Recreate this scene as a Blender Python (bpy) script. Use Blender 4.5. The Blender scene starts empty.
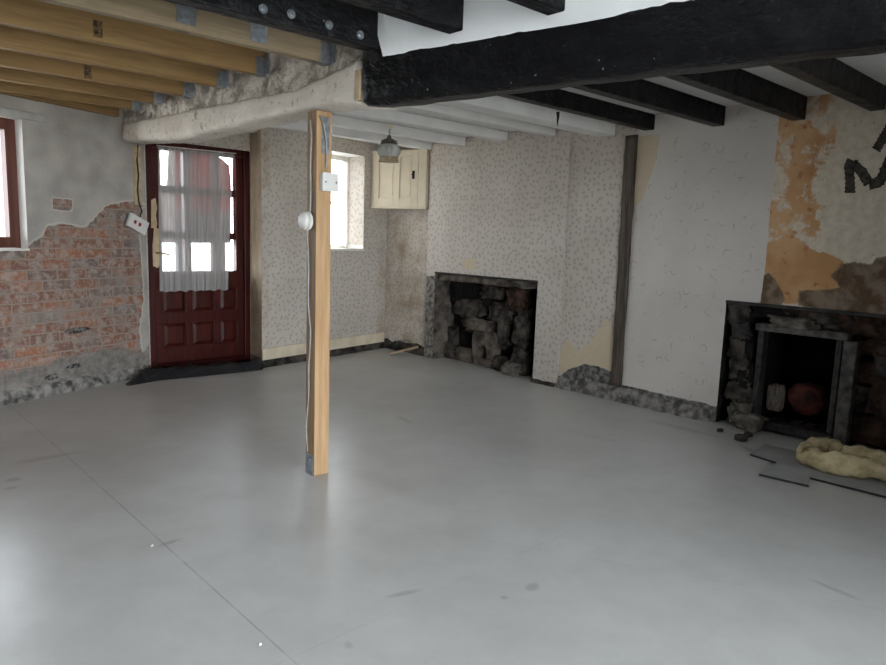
import bpy, bmesh, math, random
import numpy as np
from mathutils import Vector, Matrix, noise
random.seed(7)
SC = bpy.context.scene
COL = SC.collection

# ------------------------------------------------------------------ camera
FPX, HY, ROLL, EYE = 680.0, 238.0, 0.034, 1.25
IW, IH = 886.0, 665.0
pit = math.atan((IH/2-HY)/FPX)
Fv = Vector((0, math.cos(pit), -math.sin(pit)))
R0 = Vector((1, 0, 0)); U0 = Vector((0, math.sin(pit), math.cos(pit)))
Rv = R0*math.cos(ROLL)+U0*math.sin(ROLL)
Uv = U0*math.cos(ROLL)-R0*math.sin(ROLL)
EYEP = Vector((0, 0, EYE))
cd = bpy.data.cameras.new('camera'); cam = bpy.data.objects.new('camera', cd); COL.objects.link(cam)
cd.sensor_width = 36; cd.sensor_fit = 'HORIZONTAL'; cd.lens = FPX*36/IW
cd.clip_start = 0.02; cd.clip_end = 200
m = Matrix((Rv, Uv, -Fv)).transposed().to_4x4(); m.translation = EYEP
cam.matrix_world = m
SC.camera = cam

def ray(x, y): return Fv*FPX+Rv*(x-IW/2)-Uv*(y-IH/2)
def at_z(x, y, z=0.0):
    d = ray(x, y); return EYEP+d*((z-EYE)/d.z)
def at_plane(x, y, P, n):
    d = ray(x, y); return EYEP+d*((Vector(P)-EYEP).dot(n)/d.dot(n))
def xy(v): return (v[0], v[1])

# building axes: d runs with the joists (42 deg), s runs across them towards the camera side
AD = math.radians(42)
DV = Vector((math.cos(AD), math.sin(AD), 0)); SV = Vector((math.sin(AD), -math.cos(AD), 0))
def ds(d, s, z=0.0):
    p = DV*d+SV*s; return Vector((p.x, p.y, z))

# ------------------------------------------------------------------ node helpers
class NT:
    def __init__(self, name):
        self.m = bpy.data.materials.new(name); self.m.use_nodes = True
        self.t = self.m.node_tree; self.t.nodes.clear()
        self.out = self.t.nodes.new('ShaderNodeOutputMaterial')
    def n(self, typ, ins=None, **kw):
        nd = self.t.nodes.new(typ)
        for k, v in kw.items(): setattr(nd, k, v)
        for k, v in (ins or {}).items(): self.set(nd.inputs[k], v)
        return nd
    def set(self, sock, v):
        if hasattr(v, 'is_output'): self.t.links.new(v, sock)
        else:
            if sock.type == 'RGBA' and len(v) == 3: v = (*v, 1)
            sock.default_value = v
    def math(self, op, a, b=0.0, c=None, clamp=False):
        nd = self.n('ShaderNodeMath', operation=op, use_clamp=clamp)
        self.set(nd.inputs[0], a); self.set(nd.inputs[1], b)
        if c is not None: self.set(nd.inputs[2], c)
        return nd.outputs[0]
    def mix(self, f, a, b, mode='MIX'):
        nd = self.n('ShaderNodeMix', data_type='RGBA', blend_type=mode)
        self.set(nd.inputs[0], f); self.set(nd.inputs[6], a); self.set(nd.inputs[7], b)
        return nd.outputs[2]
    def step(self, v, lo, hi):
        nd = self.n('ShaderNodeMapRange', {0: v, 1: lo, 2: hi}, interpolation_type='SMOOTHSTEP'); return nd.outputs[0]
    def coord(self, scale=(1, 1, 1), loc=(0, 0, 0)):
        c = self.n('ShaderNodeTexCoord')
        return self.n('ShaderNodeMapping', {'Vector': c.outputs['Object'], 'Scale': scale, 'Location': loc}).outputs[0]
    def noise(self, vec, scale, detail=4, rough=.55, out=0):
        return self.n('ShaderNodeTexNoise', {'Vector': vec, 'Scale': scale, 'Detail': detail, 'Roughness': rough}).outputs[out]
    def bump(self, h, strength=.3, dist=.01):
        return self.n('ShaderNodeBump', {'Height': h, 'Strength': strength, 'Distance': dist}).outputs[0]
    def bsdf(self, color, rough=.8, spec=.3, metal=0, normal=None):
        ins = {'Base Color': color, 'Roughness': rough, 'Specular IOR Level': spec, 'Metallic': metal}
        if normal is not None: ins['Normal'] = normal
        b = self.n('ShaderNodeBsdfPrincipled', ins)
        self.t.links.new(b.outputs[0], self.out.inputs[0]); return b
    def attr(self, name):
        a = self.n('ShaderNodeAttribute', attribute_name=name)
        s = self.n('ShaderNodeSeparateColor', {0: a.outputs['Color']})
        return s.outputs[0], s.outputs[1], s.outputs[2]

def lin(r, g, b):
    f = lambda c: c/12.92 if c <= .04045 else ((c+.055)/1.055)**2.4
    return tuple(f(v/255) for v in (r, g, b))

M = {}
def simple(name, col, rough=.7, spec=.3, metal=0, nscale=20, amt=.25, bump=.0, col2=None, stretch=(1, 1, 1)):
    t = NT(name); v = t.coord(stretch)
    nz = t.noise(v, nscale)
    c2 = col2 or tuple(c*(1-amt) for c in col)
    c = t.mix(t.step(nz, .3, .7), col, c2)
    nrm = t.bump(t.noise(v, nscale*2), .5, bump) if bump else None
    t.bsdf(c, rough, spec, metal, nrm); M[name] = t.m; return t.m

def paper_nodes(t):
    """cream wallpaper with staggered brown and blue-grey sprigs, in wall coordinates (x, z)"""
    v = t.coord()
    vv = t.n('ShaderNodeSeparateXYZ', {0: v}); vec = t.n('ShaderNodeCombineXYZ', {0: vv.outputs[0], 1: vv.outputs[2]}).outputs[0]
    vo = t.n('ShaderNodeTexVoronoi', {'Vector': vec, 'Scale': 20.0, 'Randomness': .85}, voronoi_dimensions='2D')
    fine = t.noise(vec, 90, 2)
    dd = t.math('ADD', vo.outputs['Distance'], t.math('MULTIPLY', t.math('SUBTRACT', fine, .5), .8))
    spot = t.math('SUBTRACT', 1.0, t.step(dd, .14, .33))
    hue = t.n('ShaderNodeSeparateColor', {0: vo.outputs['Color']}).outputs[0]
    sc = t.mix(t.step(hue, .35, .6), lin(150, 132, 118), lin(126, 126, 128))
    big = t.noise(v, 1.7, 5)
    base = t.mix(t.step(big, .35, .7), lin(196, 188, 179), lin(184, 175, 165))
    return v, vec, t.mix(t.math('MULTIPLY', spot, .5), base, sc)

# sprig wallpaper; mask R = torn to bare cream plaster, G = brown damp stain, B = bare grey concrete
t = NT('sprig_wallpaper'); v, vec, pc = paper_nodes(t); r, g, b = t.attr('mask')
nz = t.noise(v, 22, 5); nb = t.noise(v, 5, 5)
jit = t.math('MULTIPLY', t.math('SUBTRACT', nz, .5), .6)
c = t.mix(t.step(t.math('ADD', r, jit), .4, .6), pc, t.mix(nz, lin(206, 192, 168), lin(188, 170, 145)))
c = t.mix(t.math('MULTIPLY', g, t.step(nb, .3, .7)), c, lin(140, 118, 88))
c = t.mix(t.step(t.math('ADD', b, jit), .4, .6), c, t.mix(t.step(nz, .35, .65), lin(146, 142, 136), lin(84, 81, 78)))
t.bsdf(c, .85, .15, normal=t.bump(t.noise(v, 6, 6), .25, .02)); M['sprig'] = t.m

# right wall: pale paper with sparse red-brown sprays; R bare ochre plaster, G orange strength, B dark brown/grey; mask2 R sprig zone, G cream tear, B concrete
t = NT('right_wall_paper'); v, vec, pc = paper_nodes(t)
r, g, b = t.attr('mask'); r2, g2, b2 = t.attr('mask2')
vo = t.n('ShaderNodeTexVoronoi', {'Vector': vec, 'Scale': 8.5, 'Randomness': .95}, voronoi_dimensions='2D')
n1 = t.noise(vec, 30, 3)
dd = t.math('ADD', vo.outputs['Distance'], t.math('MULTIPLY', t.math('SUBTRACT', n1, .5), .25))
ring = t.math('SUBTRACT', 1.0, t.step(t.math('ABSOLUTE', t.math('SUBTRACT', dd, .22)), .01, .05))
ring = t.math('MULTIPLY', ring, t.step(t.noise(vec, 14, 2), .52, .6))
big = t.noise(v, 1.5, 5)
base = t.mix(t.step(big, .35, .7), lin(205, 199, 193), lin(194, 187, 181))
hue = t.n('ShaderNodeSeparateColor', {0: vo.outputs['Color']}).outputs[1]
sw = t.mix(t.math('MULTIPLY', ring, .45), base, t.mix(hue, lin(150, 105, 90), lin(140, 125, 95)))
nz = t.noise(v, 20, 6); jit = t.math('MULTIPLY', t.math('SUBTRACT', nz, .5), .6)
c = t.mix(r2, sw, pc)
c = t.mix(t.step(t.math('ADD', g2, jit), .4, .6), c, t.mix(nz, lin(204, 190, 166), lin(188, 172, 148)))
nb = t.noise(v, 7, 7, .65); nc = t.noise(v, 3.2, 3)
white = t.mix(t.step(nz, .3, .75), lin(214, 203, 186), lin(192, 179, 160))
orange = t.mix(t.step(nc, .35, .65), lin(202, 162, 122), lin(180, 136, 94))
orange = t.mix(t.step(t.noise(v, 16, 4), .55, .75), orange, lin(150, 95, 62))
ga = t.math('ADD', g, t.math('MULTIPLY', t.math('SUBTRACT', nb, .5), 2.3))
pl = t.mix(t.step(ga, .45, .66), white, orange)
pl = t.mix(t.step(t.math('ADD', b, jit), .4, .62), pl, t.mix(t.step(nb, .4, .6), lin(132, 118, 102), lin(96, 78, 60)))
speck = t.step(t.noise(v, 45, 2), .68, .73)
pl = t.mix(t.math('MULTIPLY', speck, .7), pl, lin(70, 60, 55))
c = t.mix(t.step(t.math('ADD', r, t.math('MULTIPLY', jit, .25)), .45, .55), c, pl)
c = t.mix(t.step(t.math('ADD', b2, jit), .4, .6), c, t.mix(t.step(nz, .35, .65), lin(128, 126, 122), lin(60, 59, 58)))
t.bsdf(c, .85, .15, normal=t.bump(t.noise(v, 6, 6), .25, .02)); M['right_wall'] = t.m

# brick wall; R grey render, G grime, B dark base
t = NT('brick_and_render'); v = t.coord(); r, g, b = t.attr('mask')
s = t.n('ShaderNodeSeparateXYZ', {0: v})
w = t.noise(v, 9, 3, out=1); wx = t.n('ShaderNodeSeparateColor', {0: w})
bx = t.math('ADD', s.outputs[0], t.math('MULTIPLY', t.math('SUBTRACT', wx.outputs[0], .5), .03))
bz = t.math('ADD', s.outputs[2], t.math('MULTIPLY', t.math('SUBTRACT', wx.outputs[1], .5), .022))
bv = t.n('ShaderNodeCombineXYZ', {0: bx, 1: bz}).outputs[0]
br = t.n('ShaderNodeTexBrick', {'Vector': bv, 'Color1': (0, 0, 0, 1), 'Color2': (1, 1, 1, 1), 'Mortar': (.5, .5, .5, 1), 'Scale': 1.0,
         'Mortar Size': .007, 'Mortar Smooth': .4, 'Bias': 0.0, 'Brick Width': .235, 'Row Height': .077})
bc = t.n('ShaderNodeSeparateColor', {0: br.outputs['Color']}).outputs[0]
n1 = t.noise(v, 14, 6, .65); n2 = t.noise(v, 4.5, 5, .6); n3 = t.noise(v, 40, 3)
bcol = t.mix(t.step(bc, .0, .5), lin(148, 102, 80), lin(124, 90, 77))
bcol = t.mix(t.step(bc, .55, .95), bcol, lin(108, 96, 92))
bcol = t.mix(t.math('MULTIPLY', t.step(n3, .45, .7), .35), bcol, lin(196, 160, 132))
bcol = t.mix(t.math('MULTIPLY', t.step(n1, .44, .62), .68), bcol, lin(166, 156, 148))
bcol = t.mix(t.math('MULTIPLY', t.step(n2, .5, .62), .65), bcol, lin(140, 131, 124))
bcol = t.mix(t.math('MULTIPLY', t.step(t.noise(v, 6.5, 3), .68, .73), .85), bcol, lin(70, 62, 60))
mort = t.mix(n1, lin(172, 158, 146), lin(122, 112, 106))
bcol = t.mix(t.math('MULTIPLY', br.outputs['Fac'], .85), bcol, mort)
ren = t.mix(t.step(n2, .3, .7), lin(176, 170, 163), lin(148, 143, 138))
ren = t.mix(t.math('MULTIPLY', t.step(t.noise(v, 18, 5), .45, .75), .45), ren, lin(178, 174, 166))
jit = t.math('MULTIPLY', t.math('SUBTRACT', n1, .5), .7)
rm = t.step(t.math('ADD', r, jit), .42, .58)
edge = t.math('SUBTRACT', 1.0, t.math('ABSOLUTE', t.math('SUBTRACT', t.math('MULTIPLY', t.math('ADD', r, jit), 2.0), 1.0)))
ren = t.mix(t.math('MULTIPLY', t.step(edge, .3, .9), .6), ren, lin(200, 192, 178))
c = t.mix(rm, bcol, ren)
c = t.mix(t.step(t.math('ADD', g, jit), .4, .7), c, t.mix(t.step(n1, .35, .65), lin(140, 134, 128), lin(110, 105, 100)))
c = t.mix(t.step(t.math('ADD', b, jit), .4, .65), c, t.mix(t.step(n3, .4, .6), lin(48, 47, 47), lin(120, 118, 115)))
h = t.math('ADD', t.math('MULTIPLY', t.math('MULTIPLY', br.outputs['Fac'], t.math('SUBTRACT', 1.0, rm)), -1.0), t.math('MULTIPLY', n1, .8))
h = t.math('ADD', h, t.math('MULTIPLY', rm, .4))
t.bsdf(c, .9, .15, normal=t.bump(h, .7, .012)); M['brick'] = t.m

# floor screed sheets
t = NT('grey_floor_sheet'); v = t.coord()
n1 = t.noise(v, .7, 6, .6); n2 = t.noise(v, 5, 6, .65); n3 = t.noise(v, 60, 2)
c = t.mix(t.step(n1, .3, .7), lin(207, 207, 206), lin(196, 195, 193))
c = t.mix(t.math('MULTIPLY', t.step(n1, .35, 1.0), .3), c, lin(160, 158, 155))
def smudge(c, p, q, wd, amt):
    # a scuffed smear from p to q on the floor
    a = at_z(*p); b2 = at_z(*q); cx_, cy_ = (a.x+b2.x)/2, (a.y+b2.y)/2; L_ = (b2-a).length/2; an = math.atan2(b2.y-a.y, b2.x-a.x)
    mp = t.n('ShaderNodeMapping', {'Vector': t.n('ShaderNodeTexCoord').outputs['Object'], 'Location': (cx_, cy_, 0), 'Rotation': (0, 0, an), 'Scale': (L_, wd, 1)}, vector_type='TEXTURE').outputs[0]
    sp_ = t.n('ShaderNodeSeparateXYZ', {0: mp}); r_ = t.math('SQRT', t.math('ADD', t.math('POWER', sp_.outputs[0], 2.0), t.math('POWER', sp_.outputs[1], 2.0)))
    r_ = t.math('ADD', r_, t.math('MULTIPLY', t.math('SUBTRACT', n2, .5), 1.0))
    return t.mix(t.math('MULTIPLY', t.math('SUBTRACT', 1.0, t.step(r_, .3, 1.0)), amt), c, lin(120, 118, 115))
for sm_ in [((0, 466), (90, 450), .05, .3), ((0, 482), (24, 478), .04, .35), ((0, 490), (22, 486), .03, .35), ((150, 549), (186, 537), .025, .4), ((526, 592), (538, 582), .03, .4), ((498, 597), (510, 598), .02, .4),
            ((382, 598), (425, 589), .02, .35), ((560, 430), (640, 446), .05, .12), ((640, 418), (730, 440), .06, .3), ((730, 440), (790, 470), .05, .45), ((800, 575), (870, 604), .02, .3), ((395, 415), (415, 425), .03, .3), ((345, 640), (352, 650), .02, .3)]: c = smudge(c, *sm_)
c = t.mix(t.math('MULTIPLY', t.step(t.noise(v, 150, 0), .84, .87), .5), c, lin(90, 88, 86))
c = t.mix(t.math('MULTIPLY', t.step(n2, .35, .75), .16), c, lin(150, 149, 147))
sv = t.n('ShaderNodeSeparateXYZ', {0: v})
def seam(a, b_, cc, w=.004):
    e = t.math('ADD', t.math('ADD', t.math('MULTIPLY', sv.outputs[0], a), t.math('MULTIPLY', sv.outputs[1], b_)), cc)
    return t.math('SUBTRACT', 1.0, t.step(t.math('ABSOLUTE', e), w*.4, w))
pa = at_z(60, 450); pb = at_z(270, 640)
def line_of(p, q):
    dx, dy = q.x-p.x, q.y-p.y; L = math.hypot(dx, dy); a, b_ = -dy/L, dx/L; return a, b_, -(a*p.x+b_*p.y)
tot = seam(*line_of(pa, pb))
for (p, q) in [((0, 468), (90, 452)), ((440, 430), (886, 560)), ((240, 412), (305, 402)), ((330, 640), (440, 590)), ((600, 560), (886, 610))]:
    tot = t.math('MAXIMUM', tot, t.math('MULTIPLY', seam(*line_of(at_z(*p), at_z(*q)), w=.003), .35))
c = t.mix(t.math('MULTIPLY', tot, t.math('MULTIPLY', t.step(n2, .3, .6), .55)), c, lin(120, 119, 117))
rg = t.math('ADD', .27, t.math('MULTIPLY', n1, .06))
t.bsdf(c, rg, .3, normal=t.bump(t.math('SUBTRACT', t.noise(v, 1.5, 2), t.math('MULTIPLY', tot, .05)), .22, .03)); M['floor'] = t.m

# timber: grain along local x
def timber(name, a, b_, knots=.6, rough=.7, dark=None, bump=.002):
    t = NT(name); v = t.coord((.9, 14, 14)); o = t.n('ShaderNodeObjectInfo')
    ofs = t.n('ShaderNodeVectorMath', {0: v, 1: t.n('ShaderNodeCombineXYZ', {0: t.math('MULTIPLY', o.outputs['Random'], 37.0), 1: t.math('MULTIPLY', o.outputs['Random'], 11.0)}).outputs[0]}, operation='ADD').outputs[0]
    g = t.noise(ofs, 3.2, 6, .62); c = t.mix(t.step(g, .3, .7), a, b_)
    kv = t.n('ShaderNodeVectorMath', {0: t.coord((1, 1.7, 1.7)), 1: t.n('ShaderNodeCombineXYZ', {0: t.math('MULTIPLY', o.outputs['Random'], 19.0)}).outputs[0]}, operation='ADD').outputs[0]
    k = t.n('ShaderNodeTexVoronoi', {'Vector': kv, 'Scale': 3.0}).outputs['Distance']
    c = t.mix(t.math('MULTIPLY', t.math('SUBTRACT', 1.0, t.step(k, .06, .13)), knots), c, tuple(x*.35 for x in b_))
    if dark: c = t.mix(t.math('MULTIPLY', t.step(t.noise(ofs, .8, 3), .5, .7), .6), c, dark)
    t.bsdf(c, rough, .25, normal=t.bump(g, .3, bump)); M[name] = t.m
timber('new_timber', lin(150, 122, 82), lin(124, 97, 62), .7, dark=lin(150, 118, 78))
timber('grey_timber', lin(146, 130, 106), lin(124, 108, 86), .6)
timber('post_timber', lin(182, 150, 114), lin(160, 127, 92), .55)
timber('post_weathered_shaded', lin(150, 123, 94), lin(114, 92, 70), .5, dark=lin(104, 92, 82))  # left face of the post: grey staining plus shade painted into the colour
timber('old_timber', lin(98, 88, 78), lin(60, 51, 44), .5, dark=lin(52, 44, 38), bump=.006)
timber('stained_floorboard', lin(110, 86, 60), lin(78, 58, 40))
timber('offcut_timber', lin(172, 152, 126), lin(148, 126, 100))

# black painted timber
t = NT('black_timber'); v = t.coord((1, 3, 3)); g = t.noise(v, 6, 7, .65); g2 = t.noise(t.coord((1, 2, 2)), 2.5, 5)
c = t.mix(t.step(g, .4, .75), (.004, .004, .005), (.009, .009, .010))
c = t.mix(t.math('MULTIPLY', t.step(g2, .55, .75), .5), c, (.02, .021, .024))
c = t.mix(t.step(t.noise(t.coord(), 70, 0), .86, .88), c, (.35, .33, .3))
t.bsdf(c, .42, .18, normal=t.bump(t.math('ADD', t.noise(t.coord((1, 1.6, 1.6)), 9, 5, .6), t.math('MULTIPLY', g2, 1.5)), .9, .03)); M['black'] = t.m

# flaking whitewash
t = NT('flaking_whitewash'); v = t.coord(); n1 = t.noise(v, 9, 6, .65); n2 = t.noise(v, 26, 5, .6); n3 = t.noise(v, 3, 4)
c = t.mix(t.step(n3, .3, .7), lin(226, 218, 208), lin(208, 198, 186))
c = t.mix(t.math('MULTIPLY', t.step(n2, .58, .66), .5), c, lin(150, 138, 125))
c = t.mix(t.math('MULTIPLY', t.step(n1, .62, .68), .7), c, lin(126, 116, 106))
t.bsdf(c, .85, .15, normal=t.bump(t.math('ADD', n1, n2), .6, .012)); M['whitewash'] = t.m
t = NT('rough_fill'); v = t.coord(); n1 = t.noise(v, 8, 6, .65); n2 = t.noise(v, 30, 5, .6)
c = t.mix(t.step(n1, .42, .56), lin(222, 214, 203), lin(165, 155, 145))
c = t.mix(t.math('MULTIPLY', t.step(n2, .56, .66), .5), c, lin(124, 112, 102))
t.bsdf(c, .9, .1, normal=t.bump(t.math('ADD', n1, n2), .9, .02)); M['fill'] = t.m

t = NT('white_ceiling'); v = t.coord(); n1 = t.noise(v, 2.5, 5)
t.bsdf(t.mix(t.step(n1, .35, .7), lin(242, 244, 246), lin(232, 234, 236)), .8, .15, normal=t.bump(t.noise(v, 5, 5), .3, .015)); M['ceiling'] = t.m
simple('white_joist_paint', lin(224, 223, 221), .7, nscale=5, amt=.1, bump=.003)
simple('cream_paint', lin(218, 205, 182), .5, nscale=6, amt=.1, bump=.001)
simple('cream_skirting', lin(216, 202, 178), .6, nscale=7, amt=.18, bump=.002)
simple('white_plastic', lin(214, 212, 208), .4, .4, nscale=30, amt=.06)
simple('galvanised_steel', lin(172, 178, 184), .38, .5, .85, nscale=35, amt=.4)
simple('brass', lin(190, 160, 95), .35, .5, .9, nscale=30, amt=.3)
simple('dark_metal', (.02, .02, .02), .45, .5, .6, nscale=30)
simple('grey_cable', lin(165, 163, 160), .6, nscale=30)
simple('dark_cable', lin(45, 42, 40), .6, nscale=30)
simple('bare_door_wood', lin(198, 174, 142), .7, nscale=14, amt=.3, bump=.003)
simple('ink_stamp', lin(122, 98, 66), .8, nscale=70, col2=lin(34, 28, 22))
simple('red_print', lin(150, 26, 30), .5, nscale=8, amt=.1)
simple('grey_print', lin(88, 88, 92), .5, nscale=8, amt=.1)
simple('white_print', lin(235, 235, 235), .5, nscale=8, amt=.05)
simple('pale_frame_paint', lin(226, 222, 214), .5, nscale=12, amt=.1)
simple('white_reveal', lin(226, 224, 220), .8, nscale=6, amt=.12, bump=.004)
simple('pale_paving', lin(188, 186, 180), .9, .1, nscale=3, amt=.15)
simple('pale_lintel', lin(186, 184, 180), .9, .1, nscale=5, amt=.35)
simple('concrete', lin(140, 137, 132), .9, nscale=12, amt=.4, bump=.006)
simple('rubble_base', lin(150, 146, 140), .95, .1, nscale=16, bump=.012, col2=lin(72, 70, 68))
simple('black_polythene', (.012, .013, .016), .3, .5, nscale=14, amt=.4, bump=.01)
simple('soot_stone', lin(84, 77, 71), .9, .2, nscale=11, bump=.012, col2=(.009, .008, .008))
simple('soot', (.018, .016, .015), .9, .15, nscale=9, bump=.012, col2=(.006, .006, .006))
simple('jamb_plaster', lin(112, 103, 94), .9, .15, nscale=9, bump=.012, col2=lin(50, 45, 41))
simple('pale_jamb', lin(170, 165, 158), .9, .15, nscale=13, bump=.008, col2=lin(104, 98, 92))
simple('sooty_iron', (.02, .02, .021), .42, .5, .5, nscale=22, bump=.003, col2=(.06, .056, .052))
simple('grey_iron', lin(104, 100, 96), .6, .4, .3, nscale=16, bump=.004, col2=lin(48, 45, 43))
simple('slate', lin(62, 60, 58), .7, .3, nscale=14, bump=.004, col2=lin(34, 33, 32))
simple('brown_stone', lin(78, 58, 47), .9, .15, nscale=12, bump=.012, col2=lin(26, 20, 17))
simple('pale_stone', lin(122, 115, 106), .9, .15, nscale=12, bump=.01, col2=lin(64, 60, 55))
simple('red_clay', lin(104, 52, 44), .75, .3, nscale=9, bump=.006, col2=lin(44, 24, 22))
simple('firebrick', lin(150, 140, 128), .9, .15, nscale=18, bump=.006, col2=lin(96, 88, 80), stretch=(4, 4, .8))
simple('grey_board', lin(160, 160, 160), .75, .2, nscale=5, bump=.002, amt=.2)
simple('charcoal_paint', lin(48, 45, 43), .8, .1, nscale=30, col2=lin(84, 78, 72))
t = NT('stained_wool'); v = t.coord(); n1 = t.noise(v, 14, 6, .6); n2 = t.noise(v, 7, 4)
c = t.mix(t.step(n1, .35, .7), lin(202, 188, 150), lin(160, 144, 110))
c = t.mix(t.math('MULTIPLY', t.step(n2, .58, .66), .7), c, lin(120, 92, 62))
t.bsdf(c, .95, .1, normal=t.bump(t.noise(v, 40, 5), .8, .01)); M['wool'] = t.m
t = NT('mahogany'); v = t.coord((9, 9, .7)); n1 = t.noise(v, 3, 5)
t.bsdf(t.mix(t.step(n1, .3, .7), lin(70, 22, 16), lin(47, 13, 9)), .4, .25, normal=t.bump(n1, .15, .002)); M['mahogany'] = t.m
t = NT('brown_window_frame'); v = t.coord((9, 9, .7)); n1 = t.noise(v, 3, 5)
t.bsdf(t.mix(t.step(n1, .3, .7), lin(108, 66, 54), lin(84, 48, 40)), .45, .4); M['brown_frame'] = t.m
# clear glass pane
t = NT('pane_glass')
tr = t.n('ShaderNodeBsdfTransparent', {'Color': (.96, .97, .97, 1)}); gl = t.n('ShaderNodeBsdfGlossy', {'Roughness': .03})
fr = t.n('ShaderNodeFresnel', {'IOR': 1.45}); mx = t.n('ShaderNodeMixShader', {0: fr.outputs[0], 1: tr.outputs[0], 2: gl.outputs[0]})
t.t.links.new(mx.outputs[0], t.out.inputs[0]); M['glass'] = t.m
# net curtain
def net(name, alpha, col, trl=.4):
    t = NT(name)
    v = t.coord((1, 1, .04)); n1 = t.noise(v, 45, 3)
    al = t.math('ADD', alpha-.12, t.math('MULTIPLY', t.step(n1, .3, .7), .24))
    df = t.n('ShaderNodeBsdfDiffuse', {'Color': (*col, 1)}); tl = t.n('ShaderNodeBsdfTranslucent', {'Color': (*col, 1)})
    mx = t.n('ShaderNodeMixShader', {0: trl, 1: df.outputs[0], 2: tl.outputs[0]})
    tr = t.n('ShaderNodeBsdfTransparent')
    m2 = t.n('ShaderNodeMixShader', {0: al, 1: tr.outputs[0], 2: mx.outputs[0]})
    t.t.links.new(m2.outputs[0], t.out.inputs[0]); M[name] = t.m
net('net_curtain', .74, (.40, .38, .37), .06); net('white_net', .55, (.8, .78, .74))
# ribbed lamp glass
t = NT('lamp_glass')
b = t.bsdf(lin(190, 192, 188), .25, .5); b.inputs['Transmission Weight'].default_value = .35; M['lamp_glass'] = t.m
t = NT('amber_lamp_glass')
b = t.bsdf(lin(170, 150, 120), .25, .5); b.inputs['Transmission Weight'].default_value = .3; M['lamp_amber'] = t.m
# ------------------------------------------------------------------ mesh helpers
class MB:
    def __init__(s): s.v = []; s.f = []; s.mi = []; s.smooth = False
    def add(s, vs, fs, mi=0):
        o = len(s.v); s.v += [tuple(p) for p in vs]; s.f += [tuple(i+o for i in q) for q in fs]; s.mi += [mi]*len(fs); return s
    def box(s, x0, x1, y0, y1, z0, z1, mi=0):
        vs = [(x, y, z) for z in (z0, z1) for y in (y0, y1) for x in (x0, x1)]
        return s.add(vs, [(0, 2, 3, 1), (4, 5, 7, 6), (0, 1, 5, 4), (2, 6, 7, 3), (0, 4, 6, 2), (1, 3, 7, 5)], mi)
    def quad(s, a, b, c, d, mi=0): return s.add([a, b, c, d], [(0, 1, 2, 3)], mi)
    def prism(s, poly, z0, z1, mi=0):
        n = len(poly); vs = [(x, y, z0) for x, y in poly]+[(x, y, z1) for x, y in poly]
        fs = [tuple(range(n))[::-1], tuple(range(n, 2*n))]+[(i, (i+1) % n, (i+1) % n+n, i+n) for i in range(n)]
        return s.add(vs, fs, mi)
    def tube(s, pts, r, k=8, mi=0, cap=True):
        pts = [Vector(p) for p in pts]; rr = r if isinstance(r, (list, tuple)) else [r]*len(pts); rings = []
        for i, p in enumerate(pts):
            tdir = (pts[min(i+1, len(pts)-1)]-pts[max(i-1, 0)]).normalized()
            a = tdir.cross(Vector((0, 0, 1)))
            if a.length < .1: a = tdir.cross(Vector((1, 0, 0)))
            a.normalize(); b = tdir.cross(a)
            rings.append([p+(a*math.cos(q*2*math.pi/k)+b*math.sin(q*2*math.pi/k))*rr[i] for q in range(k)])
        vs = [q for rg in rings for q in rg]; fs = []
        for i in range(len(pts)-1):
            for q in range(k): fs.append((i*k+q, i*k+(q+1) % k, (i+1)*k+(q+1) % k, (i+1)*k+q))
        if cap: fs += [tuple(range(k))[::-1], tuple(range((len(pts)-1)*k, len(pts)*k))]
        return s.add(vs, fs, mi)
    def lathe(s, prof, k=24, c=(0, 0), rib=0, nrib=0, mi=0):
        vs = []; fs = []
        for (r, z) in prof:
            for q in range(k):
                a = q*2*math.pi/k; rr = r*(1+rib*math.cos(a*nrib)); vs.append((c[0]+rr*math.cos(a), c[1]+rr*math.sin(a), z))
        for i in range(len(prof)-1):
            for q in range(k): fs.append((i*k+q, i*k+(q+1) % k, (i+1)*k+(q+1) % k, (i+1)*k+q))
        return s.add(vs, fs, mi)
    def build(s, name, mat, parent=None, mw=None, smooth=False, bevel=0, normals=True):
        me = bpy.data.meshes.new(name); me.from_pydata(s.v, [], s.f)
        for mm in (mat if isinstance(mat, list) else [mat]): me.materials.append(M[mm])
        for i, p in enumerate(me.polygons): p.material_index = s.mi[i]; p.use_smooth = smooth
        if normals:
            bm = bmesh.new(); bm.from_mesh(me); bmesh.ops.recalc_face_normals(bm, faces=bm.faces); bm.to_mesh(me); bm.free()
        o = bpy.data.objects.new(name, me); COL.objects.link(o)
        if bevel:
            md = o.modifiers.new('bevel', 'BEVEL'); md.width = bevel; md.segments = 2; md.limit_method = 'ANGLE'
        if parent is not None:
            o.parent = parent
        if mw is not None:
            o.matrix_world = mw if parent is None else o.matrix_world
            if parent is not None: o.matrix_local = mw
        return o

def tag(o, label=None, cat=None, group=None, kind=None):
    if label: o['label'] = label
    if cat: o['category'] = cat
    if group: o['group'] = group
    if kind: o['kind'] = kind
    return o
def empty(name, mw): 
    o = bpy.data.objects.new(name, None); COL.objects.link(o); o.matrix_world = mw; o.empty_display_size = .1; return o
def frame(p, ang):
    mm = Matrix.Rotation(ang, 4, 'Z'); mm.translation = Vector(p) if len(p) == 3 else Vector((p[0], p[1], 0)); return mm
def fbm(p, sc, oct=4):
    return noise.fractal(Vector(p)*sc, .8, 2.0, oct)

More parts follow.
